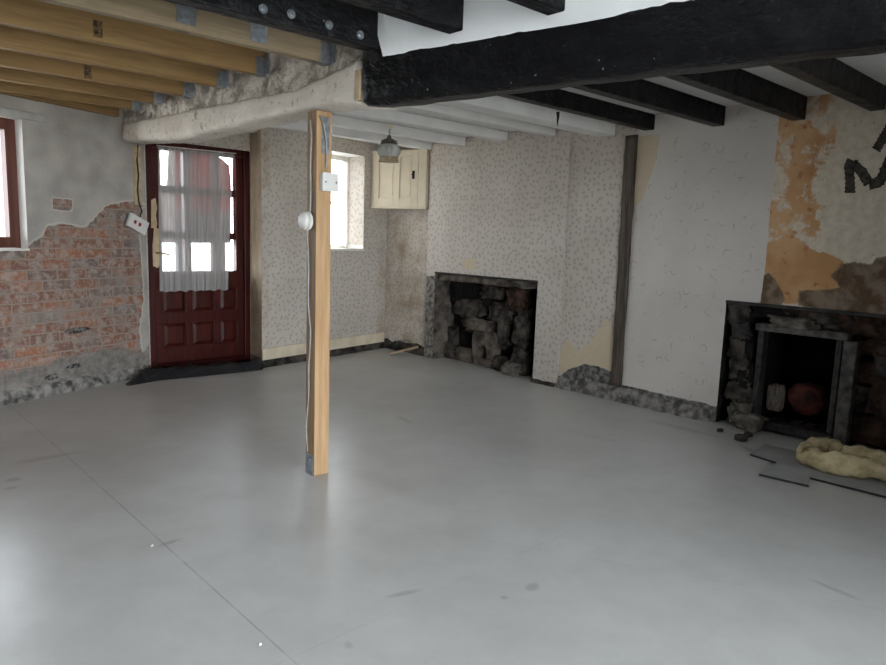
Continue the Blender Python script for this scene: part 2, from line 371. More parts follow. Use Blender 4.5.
def rough_bar(L, prof_fn, nseg, amp, sc, seed=0, k=6):
    """timber along local x: prof_fn(t) -> (y0,y1,z0,z1); rounded, lumpy section"""
    mb = MB(); rings = []
    base = []
    for (a, b_) in (((-1, -1), (1, -1)), ((1, -1), (1, 1)), ((1, 1), (-1, 1)), ((-1, 1), (-1, -1))):
        for i in range(k):
            q = i/k; base.append((a[0]+(b_[0]-a[0])*q, a[1]+(b_[1]-a[1])*q))
    n = len(base); vs = []
    for i in range(nseg+1):
        t_ = i/nseg; y0, y1, z0, z1 = prof_fn(t_); cy, cz, hy, hz = (y0+y1)/2, (z0+z1)/2, (y1-y0)/2, (z1-z0)/2
        for (a, b_) in base:
            ln = (abs(a)**8+abs(b_)**8)**(1/8)
            yy, zz = cy+a/ln*hy, cz+b_/ln*hz
            x = t_*L; nn = fbm((x+seed*7.3, yy+seed, zz), sc)*amp
            nrm = Vector((0, a*abs(a)**3, b_*abs(b_)**3)).normalized()
            vs.append((x, yy+nrm.y*nn, zz+nrm.z*nn))
    fs = []
    for i in range(nseg):
        for q in range(n): fs.append((i*n+q, i*n+(q+1) % n, (i+1)*n+(q+1) % n, (i+1)*n+q))
    fs += [tuple(range(n))[::-1], tuple(range(nseg*n, (nseg+1)*n))]
    mb.add(vs, fs); return mb

def stone(mb, c, sx, sy, sz, seed, amp=.18, box=.55, mi=0, sub=4):
    bm = bmesh.new(); bmesh.ops.create_icosphere(bm, subdivisions=sub, radius=1)
    vs = []
    for vtx in bm.verts:
        p = vtx.co.normalized()
        q = Vector([math.copysign(abs(x)**box, x) for x in p]); q *= .82
        ps = p+Vector((seed*3.1, seed*1.7, 0)); q *= 1+amp*fbm(ps, 1.6)+amp*.45*fbm(ps, 4.5)
        vs.append((c[0]+q.x*sx/2, c[1]+q.y*sy/2, c[2]+q.z*sz/2))
    bm.verts.ensure_lookup_table(); idx = {v_: i for i, v_ in enumerate(bm.verts)}
    fs = [tuple(idx[v_] for v_ in f.verts) for f in bm.faces]; bm.free()
    return mb.add(vs, fs, mi)

# ------------------------------------------------------------------ walls
class Wall:
    """vertical plane through floor points A-B; local x along it, local y points into the room"""
    def __init__(s, A, B, inside=(0, 0)):
        s.A = Vector((A[0], A[1], 0)); s.B = Vector((B[0], B[1], 0)); s.L = (s.B-s.A).length
        s.d = (s.B-s.A)/s.L; s.n = Vector((-s.d.y, s.d.x, 0))
        s.flip = (Vector((inside[0], inside[1], 0))-s.A).dot(s.n) < 0
        s.sg = -1 if s.flip else 1
        s.ang = math.atan2(s.d.y, s.d.x); s.mw = frame(s.A, s.ang)
    def px(s, x, y, off=0.0):
        P = at_plane(x, y, s.A+s.n*s.sg*off, s.n); return (P-s.A).dot(s.d), P.z
    def u(s, x, y, off=0.0): return s.px(x, y, off)[0]
    def p3(s, u, z, off=0.0): 
        q = s.A+s.d*u+s.n*s.sg*off; return Vector((q.x, q.y, z))
def poly_mask(P, poly, soft=.03):
    """P: Nx2 array; 1 inside the polygon, fading over +-soft"""
    poly = np.array(poly, float); x, y = P[:, 0], P[:, 1]; ins = np.zeros(len(P), bool); dist = np.full(len(P), 1e9); n = len(poly)
    for i in range(n):
        a, b_ = poly[i], poly[(i+1) % n]
        cond = ((a[1] > y) != (b_[1] > y)) & (x < (b_[0]-a[0])*(y-a[1])/((b_[1]-a[1]) or 1e-12)+a[0]); ins ^= cond
        ab = b_-a; tt = np.clip(((x-a[0])*ab[0]+(y-a[1])*ab[1])/max(ab@ab, 1e-12), 0, 1)
        dist = np.minimum(dist, np.hypot(x-a[0]-tt*ab[0], y-a[1]-tt*ab[1]))
    sd = np.where(ins, dist, -dist); return np.clip(.5+sd/(2*soft), 0, 1)
def wall_mesh(name, W, u0, u1, z0, z1, mat, holes=(), step=.05, masks=None):
    us = set(np.round(np.linspace(u0, u1, max(2, int((u1-u0)/step)+1)), 5)); zs = set(np.round(np.linspace(z0, z1, max(2, int((z1-z0)/step)+1)), 5))
    for h in holes: us |= {round(h[0], 5), round(h[1], 5)}; zs |= {round(h[2], 5), round(h[3], 5)}
    us = sorted(x for x in us if u0-1e-6 <= x <= u1+1e-6); zs = sorted(x for x in zs if z0-1e-6 <= x <= z1+1e-6)
    nu = len(us); mb = MB(); mb.v = [(u, 0, z) for z in zs for u in us]
    for j in range(len(zs)-1):
        for i in range(nu-1):
            cu, cz = (us[i]+us[i+1])/2, (zs[j]+zs[j+1])/2
            if any(h[0] < cu < h[1] and h[2] < cz < h[3] for h in holes): continue
            q = (j*nu+i, j*nu+i+1, (j+1)*nu+i+1, (j+1)*nu+i)
            mb.f.append(q if W.flip else q[::-1]); mb.mi.append(0)
    o = mb.build(name, mat, mw=W.mw, normals=False)
    if masks:
        P = np.array([(v_[0], v_[2]) for v_ in mb.v])
        for an, fn in masks.items():
            ca = o.data.color_attributes.new(an, 'FLOAT_COLOR', 'POINT'); arr = np.ones((len(P), 4)); arr[:, :3] = np.stack(fn(P), 1)
            ca.data.foreach_set('color', arr.astype(np.float32).ravel())
    tag(o, kind='structure'); return o
def pxpoly(W, pts): return [W.px(*p) for p in pts]
H = 2.34      # walls run up behind the ceilings

# plan
W1 = Wall(at_z(0, 405), at_z(150, 374))
W2 = Wall(at_z(155, 370), at_z(251, 360))
C3 = at_z(262, 367.5); C4 = at_z(384, 347.3)
W3 = Wall(xy(W2.B), xy(C3), inside=(0, 4))
W4 = Wall(xy(C3), xy(C4))
W6 = Wall(at_z(424, 356.5), at_z(556, 387))
W8 = Wall(at_z(619, 400.5), at_z(714, 422))
W5 = Wall(xy(C4), xy(W6.A+W6.n*W6.sg*-.05+W6.d*.05))
bk = W6.B-W6.n*W6.sg*.12
W7 = Wall(xy(W6.B), xy(bk), inside=(2, 3))

# rear of the room, behind the camera
P1 = W1.A-W1.d*2.6
P2 = Vector((-1.1, -2.3, 0))
SEd = Vector((math.cos(math.radians(43)), math.sin(math.radians(43)), 0))
# intersection of SE wall and W8
A_ = np.array([[W8.d.x, -SEd.x], [W8.d.y, -SEd.y]]); rhs = np.array([P2.x-W8.A.x, P2.y-W8.A.y]); tt = np.linalg.solve(A_, rhs)
P3 = W8.A+W8.d*tt[0]
WSW = Wall(xy(P1), xy(P2)); WSE = Wall(xy(P2), xy(P3))

# ---- wall_left (brick)
wr_t = W1.px(22, 125); wr_b = W1.px(28, 249)
w1u1 = (wr_t[0]+wr_b[0])/2; w1z0 = wr_b[1]; w1z1 = W1.px(20, 119)[1]
w1 = (w1u1-1.15, w1u1, w1z0, w1z1)
def m_brick(P):
    x, z = P[:, 0], P[:, 1]
    line = pxpoly(W1, [(-60, 258), (0, 252), (28, 246), (44, 236), (47, 226), (60, 224), (85, 228), (95, 219), (104, 208), (114, 204), (134, 201), (146, 205), (146, 240)])
    top = line+[(1.6, line[-1][1]), (1.6, 2.6), (-3, 2.6), (-3, line[0][1])]
    r = poly_mask(P, top, .035)
    strip = pxpoly(W1, [(141, 206), (152, 206), (152, 356), (142, 353), (139, 330), (143, 300), (142, 270), (139, 240)])
    r = np.maximum(r, poly_mask(P, strip, .03))
    patch = pxpoly(W1, [(53, 198), (72, 200), (72, 211), (53, 209)])
    r = np.minimum(r, 1-poly_mask(P, patch, .02))
    nzs = np.array([fbm((a*3, b*3, 2.2), 1.0) for a, b in P])
    g = np.clip((.34-z)/.2+.5*nzs, 0, .75)
    slope = .05+.05*nzs
    b = np.clip((.10-z)/.1+.3*nzs, 0, 1)
    for (cx, cy, w_, h_) in [(78, 330, 13, 2.6), (52, 377, 7, 3), (75, 366, 9, 2.5)]:
        cu, cz = W1.px(cx, cy); wu = abs(W1.u(cx+w_, cy)-cu); hz = abs(W1.px(cx, cy-h_)[1]-cz)
        b = np.maximum(b, np.clip(1.6-np.hypot((x-cu)/wu, (z-cz)/hz), 0, 1))
    return r, g, b
wall_mesh('wall_left', W1, -2.65, W1.L, -.02, H, 'brick', [w1], .02, {'mask': m_brick})
rt = MB(); a = W1.B; b_ = W2.A-W2.d*.06
rt.quad((a.x, a.y, -.02), (b_.x, b_.y, -.02), (b_.x, b_.y, H), (a.x, a.y, H)); tag(rt.build('wall_left_return', 'concrete'), kind='structure')

# ---- door wall
du0, du1 = -.035, W2.u(250, 250); dz0, dz1 = .03, (W2.px(152, 143)[1]+W2.px(249, 148)[1])/2
def m_none(P): z = np.zeros(len(P)); return z, z, z
wall_mesh('wall_back_left', W2, -.06, W2.L+.02, -.02, H, 'sprig', [(du0, du1, -.02, dz1)], .05, {'mask': m_none})
def m_side(P):
    z = np.zeros(len(P)); return np.full(len(P), .9), z+.5, np.clip((.1-P[:, 1])/.05, 0, 1)
wall_mesh('wall_back_return', W3, 0, W3.L, -.02, H, 'sprig', [], .03, {'mask': m_side})
# ---- back wall with window 2
r0 = W4.px(366, 156.5); r1 = W4.px(362, 250)
w2u1 = (r0[0]+r1[0])/2; w2u0 = W4.u(313, 200); w2z0 = r1[1]; w2z1 = r0[1]
w2 = (w2u0, w2u1, w2z0, w2z1)
def m_back(P):
    x, z = P[:, 0], P[:, 1]; nz_ = np.array([fbm((a*4, b*2, 5.1), 1.0) for a, b in P])
    g = np.clip(1-(np.abs(x-W4.L)/.2), 0, .5)+np.clip(1-x/.12, 0, .45)
    return np.zeros(len(P)), g*np.clip(.6+nz_, 0, 1), np.clip((.13-z)/.04, 0, 1)
wall_mesh('wall_back', W4, 0, W4.L, -.02, H, 'sprig', [w2], .03, {'mask': m_back})
def m_recess(P):
    x, z = P[:, 0], P[:, 1]; nz_ = np.array([fbm((a*4, b*2, 9.1), 1.0) for a, b in P])
    return np.zeros(len(P)), np.clip(.55-.3*np.clip(z-.8, 0, 1)+nz_*.4, 0, .8), np.clip((.12+.05*nz_-z)/.06, 0, 1)
wall_mesh('wall_recess', W5, -.0, W5.L+.02, -.02, H, 'sprig', [], .03, {'mask': m_recess})
# ---- chimney breast with fireplace 1
f1u0, f1u1 = W6.u(434, 310), (W6.u(537, 281)+W6.u(533, 384))/2; f1z1 = (W6.px(433, 271)[1]+W6.px(537, 281)[1])/2
f1 = (f1u0, f1u1, -.02, f1z1)
def m_breast(P):
    x, z = P[:, 0], P[:, 1]
    bare = pxpoly(W6, [(422, 276), (436, 276), (436, 360), (421, 360)])
    cream = pxpoly(W6, [(462, 259), (475, 258), (476, 270), (463, 269)])
    right = pxpoly(W6, [(528, 284), (538, 283), (537, 298), (533, 312), (528, 312)])
    return poly_mask(P, cream, .03), np.zeros(len(P)), np.maximum(poly_mask(P, bare, .012), poly_mask(P, right, .02))
wall_mesh('wall_chimney_breast', W6, 0, W6.L, -.02, H, 'sprig', [f1], .02, {'mask': m_breast})
wall_mesh('wall_chimney_return', W7, 0, W7.L, -.02, H, 'sprig', [], .03, {'mask': m_none})
wl = MB(); a, b_ = W6.A, W6.A-W6.n*W6.sg*.12
wl.quad((a.x, a.y, -.02), (b_.x, b_.y, -.02), (b_.x, b_.y, H), (a.x, a.y, H)); tag(wl.build('wall_chimney_side', 'concrete'), kind='structure')
# ---- right wall with fireplace 2
f2u0 = W8.u(723, 340); f2z1 = .885; f2 = (f2u0, f2u0+1.42, -.02, f2z1)
def m_right(P):
    x, z = P[:, 0], P[:, 1]
    zone = pxpoly(W8, [(781, 80), (779, 120), (771, 200), (766, 262), (760, 305)]); zone = [(zone[0][0], 2.6)]+zone+[(9, zone[-1][1]), (9, 2.6)]
    r = poly_mask(P, zone, .012)
    x0 = W8.u(790, 160); g = np.clip(1.0-(x-x0-.02)/.36, -.1, .62)
    g = g*np.clip((z-1.25)/.1, 0, 1)
    peach = pxpoly(W8, [(764, 262), (766, 245), (790, 236), (815, 252), (843, 262), (829, 275), (841, 289), (806, 292), (798, 302), (784, 303), (782, 292), (774, 276), (766, 272)])
    g = np.maximum(g, poly_mask(P, peach, .03)*1.6)
    spot = pxpoly(W8, [(797, 136), (812, 134), (810, 143), (799, 144)]); g = np.maximum(g, poly_mask(P, spot, .02)*1.5)
    b = poly_mask(P, pxpoly(W8, [(758, 278), (768, 272), (776, 280), (784, 294), (784, 306), (758, 306)]), .03)
    b = np.maximum(b, poly_mask(P, pxpoly(W8, [(798, 291), (841, 288), (830, 275), (845, 262), (872, 264), (875, 256), (960, 262), (960, 330), (798, 306)]), .035))
    return r, g, b
def m_right2(P):
    x, z = P[:, 0], P[:, 1]
    sp = np.clip(.5-x/.02, 0, 1)
    tear = poly_mask(P, pxpoly(W8, [(638, 136), (661, 134), (653, 170), (640, 205), (634, 205)]), .02)
    tear = np.maximum(tear, poly_mask(P, pxpoly(W8, [(556, 366), (566, 338), (580, 352), (592, 340), (606, 318), (614, 330), (614, 372), (560, 372)]), .03))
    con = poly_mask(P, pxpoly(W8, [(550, 400), (556, 378), (570, 369), (584, 364), (600, 367), (612, 372), (616, 384), (640, 389), (720, 407), (760, 420), (760, 480), (540, 450)]), .025)
    return sp, tear, con
u_s = (bk-W8.A).dot(W8.d)
wall_mesh('wall_right', W8, u_s-.1, tt[0]+.02, -.02, H, 'right_wall', [f2], .02, {'mask': m_right, 'mask2': m_right2})
# ---- walls behind the camera with the daylight openings
w3 = (.3, 5.1, .08, 2.08)
wall_mesh('wall_front', WSE, -.02, WSE.L+.02, -.02, H, 'ceiling', [w3], .3)
wall_mesh('wall_rear_left', WSW, -.02, WSW.L+.02, -.02, H, 'concrete', [], .3)

# ---- reveals, sills, window frames
def reveal(name, W, h, depth, mat, bottom=True, top_mat=None):
    mb = MB(); u0, u1, z0, z1 = h; y = -W.sg*depth
    mb.quad((u0, 0, z0), (u0, y, z0), (u0, y, z1), (u0, 0, z1)); mb.quad((u1, 0, z0), (u1, y, z0), (u1, y, z1), (u1, 0, z1))
    mb.quad((u0, 0, z1), (u1, 0, z1), (u1, y, z1), (u0, y, z1))
    if bottom: mb.quad((u0, 0, z0), (u1, 0, z0), (u1, y, z0), (u0, y, z0))
    return tag(mb.build(name, mat, mw=W.mw, normals=False), kind='structure')
def portal(W, h, depth):
    L = bpy.data.lights.new('portal', 'AREA'); L.shape = 'RECTANGLE'; L.size = h[1]-h[0]; L.size_y = h[3]-h[2]; L.cycles.is_portal = True
    o = bpy.data.objects.new('daylight_portal', L); COL.objects.link(o)
    c = W.p3((h[0]+h[1])/2, (h[2]+h[3])/2, -depth)
    z = -(W.n*W.sg); x = Vector((0, 0, 1)).cross(z).normalized(); y = z.cross(x)
    mm = Matrix((x, y, z)).transposed().to_4x4(); mm.translation = c
    # area lights shine along -Z: that is into the room
    o.matrix_world = mm
def window(name, W, h, depth, fmat, cols, rows, fw=.055, ft=.05, smat=None, bar=.028):
    e = empty(name, W.mw); tag(e, kind='structure'); u0, u1, z0, z1 = h; y0 = -W.sg*(depth-ft/2); y1 = -W.sg*(depth+ft/2); ya, yb = min(y0, y1), max(y0, y1)
    fr = MB(); fr.box(u0, u0+fw, ya, yb, z0, z1); fr.box(u1-fw, u1, ya, yb, z0, z1); fr.box(u0+fw, u1-fw, ya, yb, z0, z0+fw); fr.box(u0+fw, u1-fw, ya, yb, z1-fw, z1)
    fr.build('window_frame', fmat, e, Matrix())
    gb = MB()
    for i in range(1, cols): x = u0+(u1-u0)*i/cols; gb.box(x-bar/2, x+bar/2, ya+.01, yb-.01, z0+fw, z1-fw)
    for i in range(1, rows): z = z0+(z1-z0)*i/rows; gb.box(u0+fw, u1-fw, ya+.012, yb-.012, z-bar/2, z+bar/2)
    if gb.v: gb.build('glazing_bars', fmat, e, Matrix())
    yc = (ya+yb)/2; g = MB(); g.quad((u0+fw, yc, z0+fw), (u1-fw, yc, z0+fw), (u1-fw, yc, z1-fw), (u0+fw, yc, z1-fw)); g.build('pane', 'glass', e, Matrix())
    return e
reveal('window_reveal_left', W1, w1, .32, 'white_reveal')
e = window('window_1', W1, (w1[0], w1[1]-.0, w1[2]+.005, w1[3]), .1, 'brown_frame', 3, 1, fw=.075, ft=.05, bar=.045)
sb = MB(); yy = sorted((W1.sg*.015, -W1.sg*.074)); sb.box(w1[0], w1[1]+.0, yy[0], yy[1], w1[2]-.012, w1[2]+.004); sb.build('window_sill', 'pale_frame_paint', e, Matrix())
portal(W1, w1, .34)
lb = MB(); yy = sorted((W1.sg*.001, W1.sg*.02)); lb.box(w1[0], W1.u(43, 116), yy[0], yy[1], w1[3]+.001, W1.px(20, 111)[1]); lb.build('window_lintel', 'pale_lintel', e, Matrix(), bevel=.006)
# wallpapered reveal of the back window
mrev = reveal('window_reveal_back', W4, w2, .3, 'white_reveal')
ps = W4.p3(w2[1]-.002, 0, 0); pe_ = W4.p3(w2[1]-.002, 0, -.3); WR = Wall(xy(ps), xy(pe_), inside=xy(W4.p3(w2[0], 0, -.1)))
wall_mesh('window_reveal_paper', WR, 0, WR.L, w2[2], w2[3], 'sprig', [], .05, {'mask': m_none})
e = window('window_2', W4, w2, .26, 'pale_frame_paint', 2, 2, fw=.05, ft=.05)
sb = MB(); yy = sorted((W4.sg*.02, -W4.sg*.235)); sb.box(w2[0], w2[1], yy[0], yy[1], w2[2]-.01, w2[2]+.012); sb.build('window_sill', 'pale_frame_paint', e, Matrix())
portal(W4, w2, .32)
reveal('window_reveal_front', WSE, w3, .25, 'white_reveal')
window('window_3', WSE, w3, .15, 'pale_frame_paint', 3, 1, fw=.06)
portal(WSE, w3, .27)

def curtain(name, W, top, bot, off, folds, amp, mat, label, hem=None):
    (ul, zl), (ur, zr) = top; (bl, zbl), (br_, zbr) = bot; nu, nz_ = 110, 40; mb = MB()
    for j in range(nz_+1):
        q = j/nz_; u_l = ul+(bl-ul)*q; u_r = ur+(br_-ur)*q-.012*math.sin(q*math.pi)
        for i in range(nu+1):
            p = i/nu; z = (zl+(zr-zl)*p)*(1-q)+(zbl+(zbr-zbl)*p)*q
            z += (.005*math.sin(p*folds*2*math.pi+1)+.003*math.sin(p*31))*q
            ph = p*folds*2*math.pi+.6*math.sin(q*2+p*5)
            y = W.sg*(off+amp*(.35+.65*q)*(math.sin(ph)+.45*math.sin(ph*2.3+1)))
            mb.v.append((u_l+(u_r-u_l)*p, y, z))
    for j in range(nz_):
        for i in range(nu): a = j*(nu+1)+i; mb.f.append((a, a+1, a+nu+2, a+nu+1)); mb.mi.append(0)
    o = mb.build(name, mat, mw=W.mw, smooth=True, normals=False); tag(o, label, 'curtain'); return o

# ------------------------------------------------------------------ door 1
door = empty('door_1', W2.mw); tag(door, kind='structure')
y0d, y1d = sorted((-W2.sg*.03, -W2.sg*.1)); yf0, yf1 = sorted((W2.sg*.005, -W2.sg*.12))
fb = MB(); fw = .055
fb.box(du0, du0+fw, yf0, yf1, .0, dz1); fb.box(du1-fw, du1, yf0, yf1, .0, dz1); fb.box(du0+fw, du1-fw, yf0, yf1, dz1-.06, dz1)
fb.box(du0+fw, du1-fw, yf0, yf1, .0, .045)
fb.build('door_frame', 'mahogany', door, Matrix(), bevel=.004)
ux = lambda x: W2.u(x, 210, -.06); zy = lambda y: W2.px(198, y, -.06)[1]
cols = [(ux(160), ux(183)), (ux(189.5), ux(211.5)), (ux(218), ux(234.5))]
rows = [(zy(188), zy(154)), (zy(232), zy(195)), (zy(271), zy(239))]
lu0, lu1, lz0, lz1 = du0+fw, du1-fw, .045, dz1-.06
lf = MB()
prev = lu0
for (a, b_) in cols+[(lu1, lu1)]: lf.box(prev, a, y0d, y1d, rows[2][0], rows[0][1]) if a > prev else None; prev = b_
zprev = rows[2][0]
lf.box(lu0, lu1, y0d, y1d, rows[0][1], lz1)
for (za, zb) in ((rows[2][1], rows[1][0]), (rows[1][1], rows[0][0])):
    for (a, b_) in cols: lf.box(a, b_, y0d, y1d, za, zb)
# lower solid part: frame with recessed panels
prow = [(zy(344.5), zy(321)), (zy(311), zy(288))]
lows = [(lz0, prow[0][0]), (prow[0][1], prow[1][0]), (prow[1][1], rows[2][0])]
for (za, zb) in lows: lf.box(lu0, lu1, y0d, y1d, za, zb)
for (za, zb) in prow:
    prev = lu0
    for (a, b_) in cols+[(lu1, lu1)]:
        lf.box(prev, a, y0d, y1d, za, zb); prev = b_
lf.build('door_leaf', 'mahogany', door, Matrix(), bevel=.003)
for (za, zb) in prow:
    for (a, b_) in cols:
        pm = MB(); ym = sorted((-W2.sg*.048, -W2.sg*.08)); yr = sorted((-W2.sg*.036, -W2.sg*.05))
        pm.box(a, b_, ym[0], ym[1], za, zb)
        q = .022; yi, yo = -W2.sg*.048, -W2.sg*.034
        vs = [(a+.008, yi, za+.008), (b_-.008, yi, za+.008), (b_-.008, yi, zb-.008), (a+.008, yi, zb-.008), (a+q+.012, yo, za+q+.012), (b_-q-.012, yo, za+q+.012), (b_-q-.012, yo, zb-q-.012), (a+q+.012, yo, zb-q-.012)]
        pm.add(vs, [(0, 1, 5, 4), (1, 2, 6, 5), (2, 3, 7, 6), (3, 0, 4, 7), (4, 5, 6, 7)])
        pm.build('door_panel', 'mahogany', door, Matrix())
for (za, zb) in rows:
    for (a, b_) in cols:
        g = MB(); yc = -W2.sg*.065; g.quad((a, yc, za), (b_, yc, za), (b_, yc, zb), (a, yc, zb)); g.build('pane', 'glass', door, Matrix())
portal(W2, (cols[0][0], cols[2][1], rows[2][0], rows[0][1]), .14)
# bare wood and worn plate on the left of the door frame
off = .012
def px_strip(W, poly, off0, off1, mat, name, parent=None):
    mb = MB(); pts = [W.px(*p, off=off0) for p in poly]; n = len(pts)
    vs = [(u, W.sg*off0, z) for u, z in pts]+[(u, W.sg*off1, z) for u, z in pts]
    mb.add(vs, [tuple(range(n)), tuple(range(n, 2*n))[::-1]]+[(i, (i+1) % n, (i+1) % n+n, i+n) for i in range(n)])
    return mb.build(name, mat, parent, Matrix() if parent else W.mw)
px_strip(W2, [(151, 200), (155, 198), (157, 208), (155.5, 215), (157, 224), (156, 228), (151, 228)], .006, .014, 'bare_door_wood', 'bare_wood_patch', door)['label'] = 'pale patch where the dark finish has flaked off'
px_strip(W2, [(154, 227), (159, 229), (160, 240), (160, 262), (158, 268), (153, 266), (152.5, 245)], .006, .013, 'bare_door_wood', 'lock_plate', door)['label'] = 'worn pale lock plate'
hd = MB(); hu, hz = W2.px(157, 253, .03); s_ = W2.sg
hd.tube([(hu, s_*.012, hz), (hu, s_*.05, hz)], .009, 10); hd.tube([(hu-.005, s_*.05, hz), (hu+.05, s_*.055, hz-.003), (hu+.1, s_*.05, hz-.014)], [.008, .007, .006], 10)
h = hd.build('door_handle', 'brass', door, Matrix(), smooth=True); h['label'] = 'brass lever handle'
# threshold
th = MB(); yy = sorted((W2.sg*.06, -W2.sg*.12)); th.box(du0, du1, yy[0], yy[1], -.02, .0); tag(th.build('trim_1', 'concrete', mw=W2.mw), kind='structure')
curtain('net_curtain', W2, (W2.px(157.5, 146.5, .03), W2.px(234.5, 154.5, .03)), (W2.px(160, 292, .05), W2.px(228.5, 290, .05)), .035, 7, .010, 'net_curtain',
        'sheer white net curtain hung over the glazed dark red door')
rd = MB(); a = W2.px(156.5, 146, .03); b_ = W2.px(236, 154, .03); rd.tube([(a[0], W2.sg*.034, a[1]+.004), (b_[0], W2.sg*.034, b_[1]+.004)], .005, 8)
rd.build('curtain_wire', 'white_plastic', door, Matrix(), smooth=True)
curtain('net_curtain', W4, ((w2[0]+.03, w2[3]-.06), (w2[1]-.02, w2[3]-.06)), ((w2[0]+.03, w2[2]+.03), (w2[1]-.03, w2[2]+.03)), -.2, 8, .012, 'white_net',
        'white net curtain in the small deep window of the papered wall')

# outside: ground and the sign board seen through the door glass
g = MB(); g.box(-60, 60, -60, 60, -.35, -.25); tag(g.build('ground', 'pale_paving'), kind='structure')
sgn = empty('sign_board', W2.mw); tag(sgn, 'red and grey board with white letters outside behind the door glass', 'sign')
off = -.4
q = [W2.px(*p, off=off) for p in [(175, 148), (212, 149), (219, 157), (229, 165), (231, 182), (231, 212), (175, 212)]]
def board(poly, y0, y1, mat, nm):
    mb = MB(); n = len(poly); vs = [(u, y0, z) for u, z in poly]+[(u, y1, z) for u, z in poly]
    mb.add(vs, [tuple(range(n)), tuple(range(n, 2*n))[::-1]]+[(i, (i+1) % n, (i+1) % n+n, i+n) for i in range(n)]); return mb.build(nm, mat, sgn, Matrix())
yb = W2.sg*off
board(q, yb, yb-W2.sg*.03, 'red_print', 'red_panel')
q2 = [W2.px(*p, off=off) for p in [(175, 211.9), (231, 211.9), (231, 243), (175, 243)]]
board(q2, yb, yb-W2.sg*.03, 'grey_print', 'grey_panel')
q3 = [W2.px(*p, off=off) for p in [(169, 150), (174.9, 148), (174.9, 243), (160, 243), (160, 193), (167, 186)]]
board(q3, yb-W2.sg*.002, yb-W2.sg*.03, 'white_print', 'sky_block_panel')  # added pale panel, blocks the bright sky behind the left panes
zmid = W2.px(203, 240, off)[1]
for x in (182, 224):
    mb = MB(); u_ = W2.u(x, 230, off); mb.box(u_-.03, u_+.03, yb-W2.sg*.07-.03, yb-W2.sg*.07+.03, -.26, zmid+.4); mb.build('sign_post', 'grey_print', sgn, Matrix())
lt = MB()
def stroke(p, q_, w=.7):
    a = Vector((*p, 0)); b2 = Vector((*q_, 0)); dd = (b2-a).normalized(); nn = Vector((-dd.y, dd.x, 0))*w/2
    pts = [W2.px(v_.x, v_.y, off=off+.004) for v_ in (a+nn, b2+nn, b2-nn, a-nn)]
    vs = [(u, yb+W2.sg*.002, z) for u, z in pts]+[(u, yb+W2.sg*.006, z) for u, z in pts]
    lt.add(vs, [(0, 1, 2, 3), (7, 6, 5, 4)]+[(i, (i+1) % 4, (i+1) % 4+4, i+4) for i in range(4)])
for grp in [[((217, 173), (217, 163)), ((217, 163), (222, 173)), ((222, 173), (222, 163))], [((217, 180), (217, 187)), ((217, 180), (223, 180)), ((217, 183.5), (222, 183.5)), ((217, 187), (223, 187))],
            [((177, 214), (177, 220)), ((177, 220), (180, 219))], [((217, 215), (217, 224)), ((217, 217), (222, 215)), ((217, 221), (221, 220)), ((217, 224), (222, 223))]]:
    lt = MB()
    for seg in grp: stroke(*seg)
    lt.build('letter', 'white_print', sgn, Matrix())

# ------------------------------------------------------------------ floor and ceilings
fl = MB(); cs = [W1.A-W1.d*2.75, P2+(P2-Vector((0, 3, 0))).normalized()*.2, P3+Vector((.3, 0, 0)), at_z(714, 418)+Vector((.6, .5, 0)), C4+Vector((.3, .5, 0)), W2.B+Vector((-.2, .4, 0)), W2.A+Vector((-.25, .1, 0))]
fl.prism([(p.x, p.y) for p in cs], -.06, 0); tag(fl.build('floor', 'floor'), kind='structure')

def nb(s): return 1.661+.197*(s+2.673)        # d of the dark beam's near face at s
ZN, ZF, ZL = 2.12, 2.215, 2.30
def slab(name, pts, z, mat, th=.05):
    mb = MB(); mb.prism([xy(ds(*p)) for p in pts], z, z+th); return tag(mb.build(name, mat), kind='structure')
mb = MB()
mb.prism([xy(ds(*p)) for p in [(-5, -2.34), (nb(-2.34)+.03, -2.34), (nb(4)+.03, 4), (-5, 4)]], ZN, ZN+.2)
# plaster haunch running down to the top of the dark beam
n_ = 60; s0, s1 = -2.34, 3.0
for i in range(n_+1):
    s = s0+(s1-s0)*i/n_; w_ = .012*fbm((s*3, 1, 0), 1)
    for (dd, z) in ((-.075, ZN+.001), (-.05, ZN-.015+w_), (-.025, 2.04+w_), (.0, 1.972+w_*.5), (.03, 1.962)): mb.v.append(tuple(ds(nb(s)+dd, s, z)))
o0 = len(mb.v)-(n_+1)*5
for i in range(n_):
    for k in range(4): a = o0+i*5+k; mb.f.append((a, a+1, a+6, a+5)); mb.mi.append(0)
tag(mb.build('ceiling', 'ceiling'), kind='structure')
slab('ceiling_far', [(nb(-2.6)+.1, -2.6), (nb(4)+.1, 4), (7, 4), (7, -7), (1.86, -7), (1.86, -2.6)], ZF, 'white_joist_paint')
slab('ceiling_left', [(-5, -7), (1.9, -7), (1.9, -2.345), (-5, -2.345)], ZL, 'stained_floorboard')

# ------------------------------------------------------------------ the dark beam and the whitewashed beam
N0 = Vector((-.554, 3.098, 0)); NBa = math.atan2(-.6, .8)
bt = MB()
Lb = 4.6
def bprof(t_):
    x = t_*Lb; zb = 1.79
    return (0.0, .24, zb, 2.2)
mbb = rough_bar(Lb-.2, bprof, 140, .010, 3.0, 3)
# twist: raise the far lower edge a little, as the old timber is rolled
mbb.v = [(x, y, z+(.028*max(0, y)/.24 if z < 1.95 else 0)) for x, y, z in mbb.v]
st = N0+Vector((.8, -.6, 0))*.225
ob = mbb.build('ceiling_beam', 'black', mw=frame((st.x, st.y, 0), NBa), smooth=True)
tag(ob, 'long thick rough black-painted beam crossing the room to the right of the post', 'beam', kind='thing')

